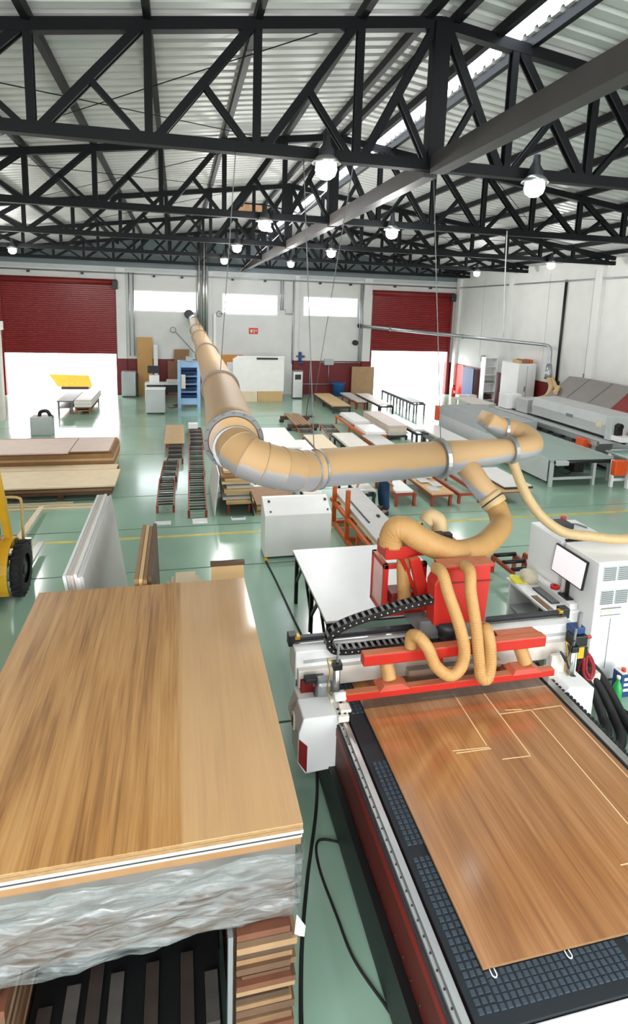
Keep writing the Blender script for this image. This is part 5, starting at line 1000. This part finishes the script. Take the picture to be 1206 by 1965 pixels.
for i in range(2): one('white_carton', MB().box(13.2 + i * .5, 13.66 + i * .5, 25.5, 25.9, 0, .5), M_wboard, ('left white carton on the floor before the blue board', 'right white carton on the floor before the blue board')[i], 'carton', bev=.01)
sf = thing('open_shelf', 'white open shelf unit at the far right wall', 'shelf', (14.15, 24.6, 0))
obj('side', MB().box(13.84, 13.87, 24.4, 24.8, 0, 2.45), M_white, sf); obj('side', MB().box(14.43, 14.46, 24.4, 24.8, 0, 2.45), M_white, sf); obj('back', MB().box(13.87, 14.43, 24.78, 24.8, 0, 2.45), M_white, sf)
for i in range(7): obj('shelf_board', MB().box(13.87, 14.43, 24.4, 24.78, .05 + i * .39, .08 + i * .39), M_white, sf)
one('stored_item', MB().box(13.92, 14.17, 24.45, 24.7, .471, .72), M_dark, 'dark box on the low shelf of the white unit', 'box', bev=.02); one('stored_item', MB().box(13.92, 14.4, 24.45, 24.7, 1.251, 1.31), M_mid, 'grey papers on the middle shelf of the white unit', 'papers'); one('stored_item', MB().lathe([(0, 0), (.1, 0), (.06, .2), (0, .26)], (14.30, 24.6, .471), 12), M_redcable, 'red pot on the low shelf of the white unit', 'pot')
wb = thing('white_booth', 'big white booth box in the far right corner with brown bundles on top', 'booth', (13.8, 21.8, 0))
obj('body', MB().box(13.6, 14.42, 21.3, 22.6, 0, 2.45), M_white, wb, .02); obj('door_seam', MB().box(14.0, 14.01, 21.29, 21.3, .1, 2.35), M_mid, wb); obj('latch', MB().box(13.92, 13.96, 21.27, 21.3, 1.3, 1.5), M_mid, wb)
for i in range(4): one('brown_bundle', MB().box(13.65 + .17 * i, 13.80 + .17 * i, 21.4, 21.9, 2.451, 2.58 + .03 * (i % 2)), [M_tanb, M_brownb, M_card, M_orange][i], ('leftmost tan bundle on top of the white booth', 'second brown bundle on top of the white booth', 'third brown bundle on top of the white booth', 'rightmost orange brown bundle on top of the white booth')[i], 'bundle', bev=.02)
# small dust line to the edge bander
dl = thing('dust_pipe', 'thin steel dust pipe crossing in front of the right gate down to the banding machine', 'pipe', (12.0, 25.0, 3.4))
obj('pipe', MB().tube([(9.19, 29.25, 3.60), (11.3, 25.3, 3.47), (13.95, 20.35, 3.30)], [.085, .08, .065], 12), M_galv, dl)
for c in ((10.2, 27.36, 3.54), (12.2, 23.62, 3.41)): obj('coupling', MB().disc(c, (2.1, -3.95, -.13), .07, .10, .10, 16), M_galv, dl)
obj('wall_collar', MB().cyl((9.19, 29.28, 3.6), (9.22, 29.1, 3.6), .13, 14), M_black, dl)
obj('down_pipe', MB().tube(spline([(13.95, 20.35, 3.30), (14.08, 20.12, 3.24), (14.08, 20.0, 3.0), (14.02, 19.9, 2.6), (14.0, 19.8, 2.35)], 5), [.07] * 21, 12).tube([(14.02, 19.9, 2.55), (13.95, 19.8, 2.3), (13.9, 19.7, 2.05)], [.1, .14, .16], 12), M_galv, dl)
obj('clear_hose', flex([(13.9, 19.7, 2.1), (13.85, 19.4, 1.75), (13.5, 19.1, 1.45), (13.0, 18.9, 1.35), (12.7, 18.7, 1.38)], .10, .06, .05, 12), M_hosel, dl); obj('clear_hose', flex([(14.0, 19.75, 2.2), (13.95, 19.3, 1.8), (13.7, 18.7, 1.65), (13.2, 18.1, 1.9), (12.9, 17.8, 1.75)], .08, .06, .05, 12), M_hosel, dl)
# edge banding machine
eb = thing('edge_bander', 'long light grey edge banding machine with a brown hood along the right wall', 'machine', (12.6, 16, 0))
pr = [(12.05, 1.02), (12.0, 1.35), (12.08, 1.62), (12.95, 1.66), (12.95, 1.02)]
obj('front_cover', MB().prism(pr, 14.15, 17.8, lambda u, v, t: (u, t, v)), M_grey, eb, .02)
obj('cover_badge', MB().box(11.985, 12.0, 15.6, 15.9, 1.30, 1.40), M_mid, eb)
obj('yellow_label', MB().box(11.985, 12.02, 14.3, 14.5, 1.25, 1.45), M_crumple, eb)
obj('end_block', MB().box(12.0, 12.95, 13.9, 14.15, .95, 1.64), M_grey, eb, .02)
obj('end_gear', MB().box(12.1, 12.3, 13.78, 13.9, 1.1, 1.42).cyl((12.2, 13.74, 1.38), (12.2, 13.88, 1.38), .09, 12), M_black, eb, .01)
obj('end_tray', MB().box(12.02, 12.5, 13.5, 13.9, .98, 1.12), M_white, eb, .01); obj('red_lever', MB().box(12.52, 12.62, 13.55, 13.85, .98, 1.22), M_red, eb, .02)
pr = [(12.95, 1.3), (12.95, 1.62), (13.75, 2.30), (14.3, 2.25), (14.4, 1.3)]
obj('brown_hood', MB().prism(pr, 15.2, 18.3, lambda u, v, t: (u, t, v)), mat('hood_brown', (128, 122, 119), .45, 0, .06, 2), eb, .02)
obj('red_end_panel', MB().prism([(12.97, .3), (12.97, 1.6), (13.76, 2.28), (14.35, 2.23), (14.4, .3)], 14.4, 15.2, lambda u, v, t: (u, t, v)), M_redd, eb, .02)
for y in (16.2, 17.3): obj('hood_strip', MB().hexa([(12.96, y, 1.635), (13.74, y - .1, 2.305), (13.74, y, 2.305), (12.96, y + .1, 1.635), (12.96, y, 1.65), (13.74, y - .1, 2.32), (13.74, y, 2.32), (12.96, y + .1, 1.65)]), M_mid, eb)
obj('lower_body', MB().box(12.22, 14.3, 14.0, 18.2, .08, 1.03), M_grey, eb, .02); obj('plinth', MB().box(12.3, 14.2, 14.1, 18.1, 0, .08), M_dark, eb)
gt = obj('guide_table', MB().box(11.62, 12.2, 13.9, 20.0, .86, .93), M_grey, eb, .006); obj('black_rail', MB().box(12.12, 12.2, 13.5, 20.0, .93, .97), M_black, gt); obj('front_rail', MB().box(11.58, 11.66, 13.9, 20.0, .80, .93), M_alu, gt)
for i in range(9): obj('roller_bracket', MB().box(11.6, 11.75, 14.9 + i * .6, 15.0 + i * .6, .70, .80), M_dark, gt)
for y in (14.2, 16.2, 18.2, 19.8): obj('table_leg', MB().box(11.7, 11.78, y - .04, y + .04, 0, .86), M_grey, eb)
obj('far_gear_box', MB().box(12.1, 12.8, 18.2, 18.9, .95, 1.45), M_grey, eb, .02); obj('far_motor', MB().box(12.4, 12.9, 18.0, 18.2, 1.0, 1.3), M_black, eb, .02); obj('far_gear_box', MB().box(11.9, 12.5, 19.2, 19.8, .95, 1.5), M_white, eb, .02)
one('side_bench', MB().box(11.4, 12.3, 20.6, 22.5, .84, .9).box(11.45, 11.52, 20.65, 20.72, 0, .84).box(12.2, 12.27, 20.65, 20.72, 0, .84).box(11.45, 11.52, 22.4, 22.47, 0, .84).box(12.2, 12.27, 22.4, 22.47, 0, .84).box(11.6, 11.9, 20.8, 21.1, .2, .83), M_offwhite, 'pale bench beyond the far end of the banding machine', 'bench')
# belt conveyor in front of it
cv = thing('belt_conveyor', 'long grey belt conveyor with orange end boxes at the right', 'conveyor', (10.4, 15.5, 0))
obj('belt', MB().box(9.44, 11.35, 12.85, 17.0, .66, .72), mat('mint_belt', (150, 172, 164), .4, 0, .04, 2), cv, .02)
obj('end_roller', MB().cyl((9.5, 12.84, .67), (11.3, 12.84, .67), .05, 14), M_black, cv); obj('belt_motor', MB().box(9.5, 9.85, 12.72, 12.85, .60, .72), M_grey, cv, .02)
obj('left_skirt', MB().box(9.40, 9.44, 13.0, 19.6, .12, .73), M_grey, cv, .004); obj('right_skirt', MB().box(11.35, 11.39, 13.0, 17.0, .5, .73), M_grey, cv)
obj('far_hood', MB().prism([(9.40, .73), (9.44, 1.02), (9.56, 1.06), (11.2, 1.06), (11.2, .3), (9.44, .3)], 16.2, 19.6, lambda u, v, t: (u, t, v)), mat('hood_grey', (158, 164, 166), .4, 0, .04, 2), cv, .01)
for x in (9.47, 10.75, 11.3):
    for y in (12.9, 15.4, 17.8): obj('leg', MB().box(x - .04, x + .04, y - .04, y + .04, 0, .66), M_grey, cv)
obj('cross_tie', MB().box(9.5, 10.75, 12.88, 12.93, .18, .25), M_grey, cv); obj('inner_gear', MB().box(10.3, 10.6, 13.1, 13.5, .3, .6).tube(spline([(9.7, 13.1, .45), (10.0, 13.0, .3), (10.4, 13.2, .35)], 6), .02, 6), M_black, cv)
obj('end_box', MB().box(9.32, 9.5, 19.62, 19.85, .45, 1.0), M_orangebox, cv, .02)
obj('guard_box', MB().prism([(11.42, .62), (11.42, .94), (11.78, .86), (11.78, .68)], 14.3, 14.6, lambda u, v, t: (u, t, v)), M_orangebox, cv, .02); obj('guard_nut', MB().cyl((11.78, 14.45, .78), (11.95, 14.45, .78), .04, 10), M_galv, cv)
gl = thing('glass_table', 'low pale green table with a front orange box at the right edge', 'table', (11.9, 13.0, 0))
obj('top', MB().box(11.42, 12.6, 12.25, 13.3, .78, .81), mat('mint_glass', (150, 186, 176), .08, 0, .02, 2), gl); obj('cross_bar', MB().cyl((11.45, 13.2, .86), (12.5, 13.2, .86), .02, 8), M_galv, gl); obj('edge_tube', MB().cyl((11.42, 13.3, .82), (11.42, 12.25, .82), .025, 8), M_alu, gl)
for x, y in ((11.5, 12.5), (12.5, 12.5), (11.5, 13.2), (12.5, 13.2)): obj('leg', MB().box(x - .05, x + .05, y - .05, y + .05, 0, .78), M_white, gl)
obj('low_tie', MB().box(11.1, 12.5, 12.68, 12.73, .15, .22).box(11.1, 11.18, 12.64, 12.72, 0, .74), M_white, gl); obj('side_panel', MB().box(11.56, 12.5, 12.6, 12.64, .35, .78), M_white, gl); obj('orange_box', MB().box(11.03, 11.40, 12.45, 12.62, .36, .76), M_orangebox, gl, .02)
# ------------------------------------------------------------------ ropes and wires
one('pull_cable', MB().tube([(2.10, 7.15, 6.3), (5.33, 23.0, .06)], .008, 6), M_mid, 'thin steel cable slanting from the nearest truss down to the floor bracket', 'cable')
fb = thing('floor_bracket', 'small dark bracket on the floor holding the slanting cable', 'bracket', (5.3, 22.9, 0)); obj('plate', MB().box(5.05, 5.4, 22.85, 23.1, 0, .06), M_dark, fb); obj('hoop', MB().tube(spline([(5.1, 22.95, .05), (5.14, 22.95, .6), (5.26, 22.95, 1.0), (5.34, 22.95, .6), (5.38, 22.95, .05)], 6), .015, 6), M_dark, fb)
one('hanging_rope', MB().tube(spline([(7.05, 11.98, 6.22), (7.1, 11.98, 5.2), (7.2, 12.0, 3.9)], 6), .014, 6), M_grey, 'pale rope hanging down from the second truss at the right', 'rope')
one('hanging_wire', MB().tube([(3.2, 12.1, 7.0), (2.9, 29.2, 6.05)], .012, 5), M_white, 'thin white wire slanting from the second truss to the back wall', 'wire')
wr = thing('wall_reel', 'thin ring on a rod fixed to the back wall left of the main duct', 'reel', (-.3, 29.1, 2.9)); obj('ring', MB().ring((-.25, 29.05, 3.18), (0, 1, 0), .13, .015, 20), M_mid, wr); obj('rod', MB().tube([(-.15, 29.08, 3.1), (.75, 29.1, 2.1)], .018, 6), M_mid, wr)
wr2 = thing('wall_reel', 'thin ring fixed to the back wall right of the main duct', 'reel', (1.95, 29.1, 4.0)); obj('ring', MB().ring((1.95, 29.06, 4.0), (0, 1, 0), .13, .015, 20), M_mid, wr2); obj('rod', MB().tube([(1.95, 29.08, 4.0), (2.3, 29.15, 4.08)], .018, 6), M_mid, wr2)
# ------------------------------------------------------------------ worker behind the duct
def skinned(name, verts, edges, radii, m, parent, sub=2):
    off = ORG.get(parent.name, V3()); me = bpy.data.meshes.new(name); me.from_pydata([V3(v) - off for v in verts], edges, []); me.materials.append(m)
    o = link(bpy.data.objects.new(name, me), parent); sk = o.modifiers.new('skin', 'SKIN'); sk.use_smooth_shade = True
    if not me.skin_vertices: me.attributes.new('skin', 'FLOAT', 'POINT')
    for i, r in enumerate(radii): me.skin_vertices[0].data[i].radius = (r, r) if not isinstance(r, tuple) else r
    me.skin_vertices[0].data[0].use_root = True
    s = o.modifiers.new('sub', 'SUBSURF'); s.levels = sub; s.render_levels = sub; ORG[o.name] = off
    return o
wk = thing('person', 'person in blue jeans and grey top bending over the orange sheet cart', 'person', (4.38, 11.6, 0))
Vt = [(4.42, 11.60, .92), (4.32, 11.60, 1.02), (4.16, 11.60, 1.11), (3.98, 11.60, 1.18), (3.88, 11.60, 1.20), (3.79, 11.60, 1.21), (3.69, 11.60, 1.20)]
Ed = [(i, i + 1) for i in range(6)]; Rd = [.135, .125, .14, .12, .055, .075, .095]
def chain(start, pts, rs):
    p = start
    for q, r in zip(pts, rs): Vt.append(q); Rd.append(r); Ed.append((p, len(Vt) - 1)); p = len(Vt) - 1
    return p
def hand(w, d, side):
    d = V3(d).normalized(); sd = V3(side).normalized(); c = V3(Vt[w])
    pm = chain(w, [tuple(c + d * .07)], [.03])
    for k, L in ((-1.5, .065), (-.5, .08), (.5, .085), (1.5, .07)): b = V3(Vt[pm]) + d * .02 + sd * k * .02; chain(pm, [tuple(b), tuple(b + d * L * .5 + V3((0, 0, -.008))), tuple(b + d * L + V3((0, 0, -.02)))], [.011, .010, .008])
    t = c + d * .04 + sd * .04; chain(w, [tuple(t), tuple(t + d * .04 + sd * .015)], [.013, .010])
chain(0, [(4.42, 11.50, .88), (4.36, 11.48, .50), (4.41, 11.46, .12), (4.30, 11.46, .05)], [.105, .07, .05, .045]); chain(0, [(4.42, 11.72, .88), (4.36, 11.74, .50), (4.40, 11.76, .12), (4.29, 11.76, .05)], [.105, .07, .05, .045])
w = chain(3, [(4.04, 11.42, 1.12), (4.22, 11.30, .96), (4.40, 11.26, .78)], [.06, .045, .03]); hand(w, (.1, 0, -1), (1, 0, 0))
w = chain(3, [(3.98, 11.78, 1.12), (3.84, 11.62, .98), (3.74, 11.36, .86)], [.06, .045, .03]); hand(w, (-.5, -.3, -.8), (.3, -1, 0))
obj_b = skinned('body', Vt, Ed, Rd, M_skin, wk)
skinned('jeans', [(4.42, 11.60, .94), (4.40, 11.60, 1.02), (4.42, 11.50, .86), (4.36, 11.48, .50), (4.41, 11.46, .10), (4.42, 11.72, .86), (4.36, 11.74, .50), (4.40, 11.76, .10)], [(0, 1), (0, 2), (2, 3), (3, 4), (0, 5), (5, 6), (6, 7)], [.15, .145, .125, .09, .075, .125, .09, .075], M_jeans, wk)
skinned('shirt', [(4.36, 11.60, .99), (4.16, 11.60, 1.11), (3.98, 11.60, 1.18), (4.02, 11.41, 1.13), (4.12, 11.36, 1.05), (3.97, 11.79, 1.13), (3.91, 11.70, 1.06)], [(0, 1), (1, 2), (2, 3), (3, 4), (2, 5), (5, 6)], [.15, .16, .14, .085, .075, .085, .075], M_shirt, wk)
obj('hair', MB().lathe([(.0, .12), (.07, .10), (.108, .03), (.112, -.03), (.10, -.06)], (3.70, 11.6, 1.235), 18), M_hair, wk)
for y in (11.46, 11.76): obj('shoe', MB().lathe([(0, 0), (.05, 0), (.055, .03), (.045, .08), (0, .095)], (0, 0, 0), 14).add([], []), M_dark, wk) if False else obj('shoe', MB().hexa([(4.20, y - .045, 0), (4.46, y - .045, 0), (4.46, y + .045, 0), (4.20, y + .045, 0), (4.24, y - .035, .06), (4.45, y - .04, .10), (4.45, y + .04, .10), (4.24, y + .035, .06)]), M_dark, wk, .02)
obj('face', MB().lathe([(0, -.012), (.012, 0), (.006, .02), (0, .03)], (3.60, 11.6, 1.17), 8).lathe([(0, -.008), (.009, 0), (0, .008)], (3.605, 11.565, 1.195), 8).lathe([(0, -.008), (.009, 0), (0, .008)], (3.605, 11.635, 1.195), 8), M_skin, wk)
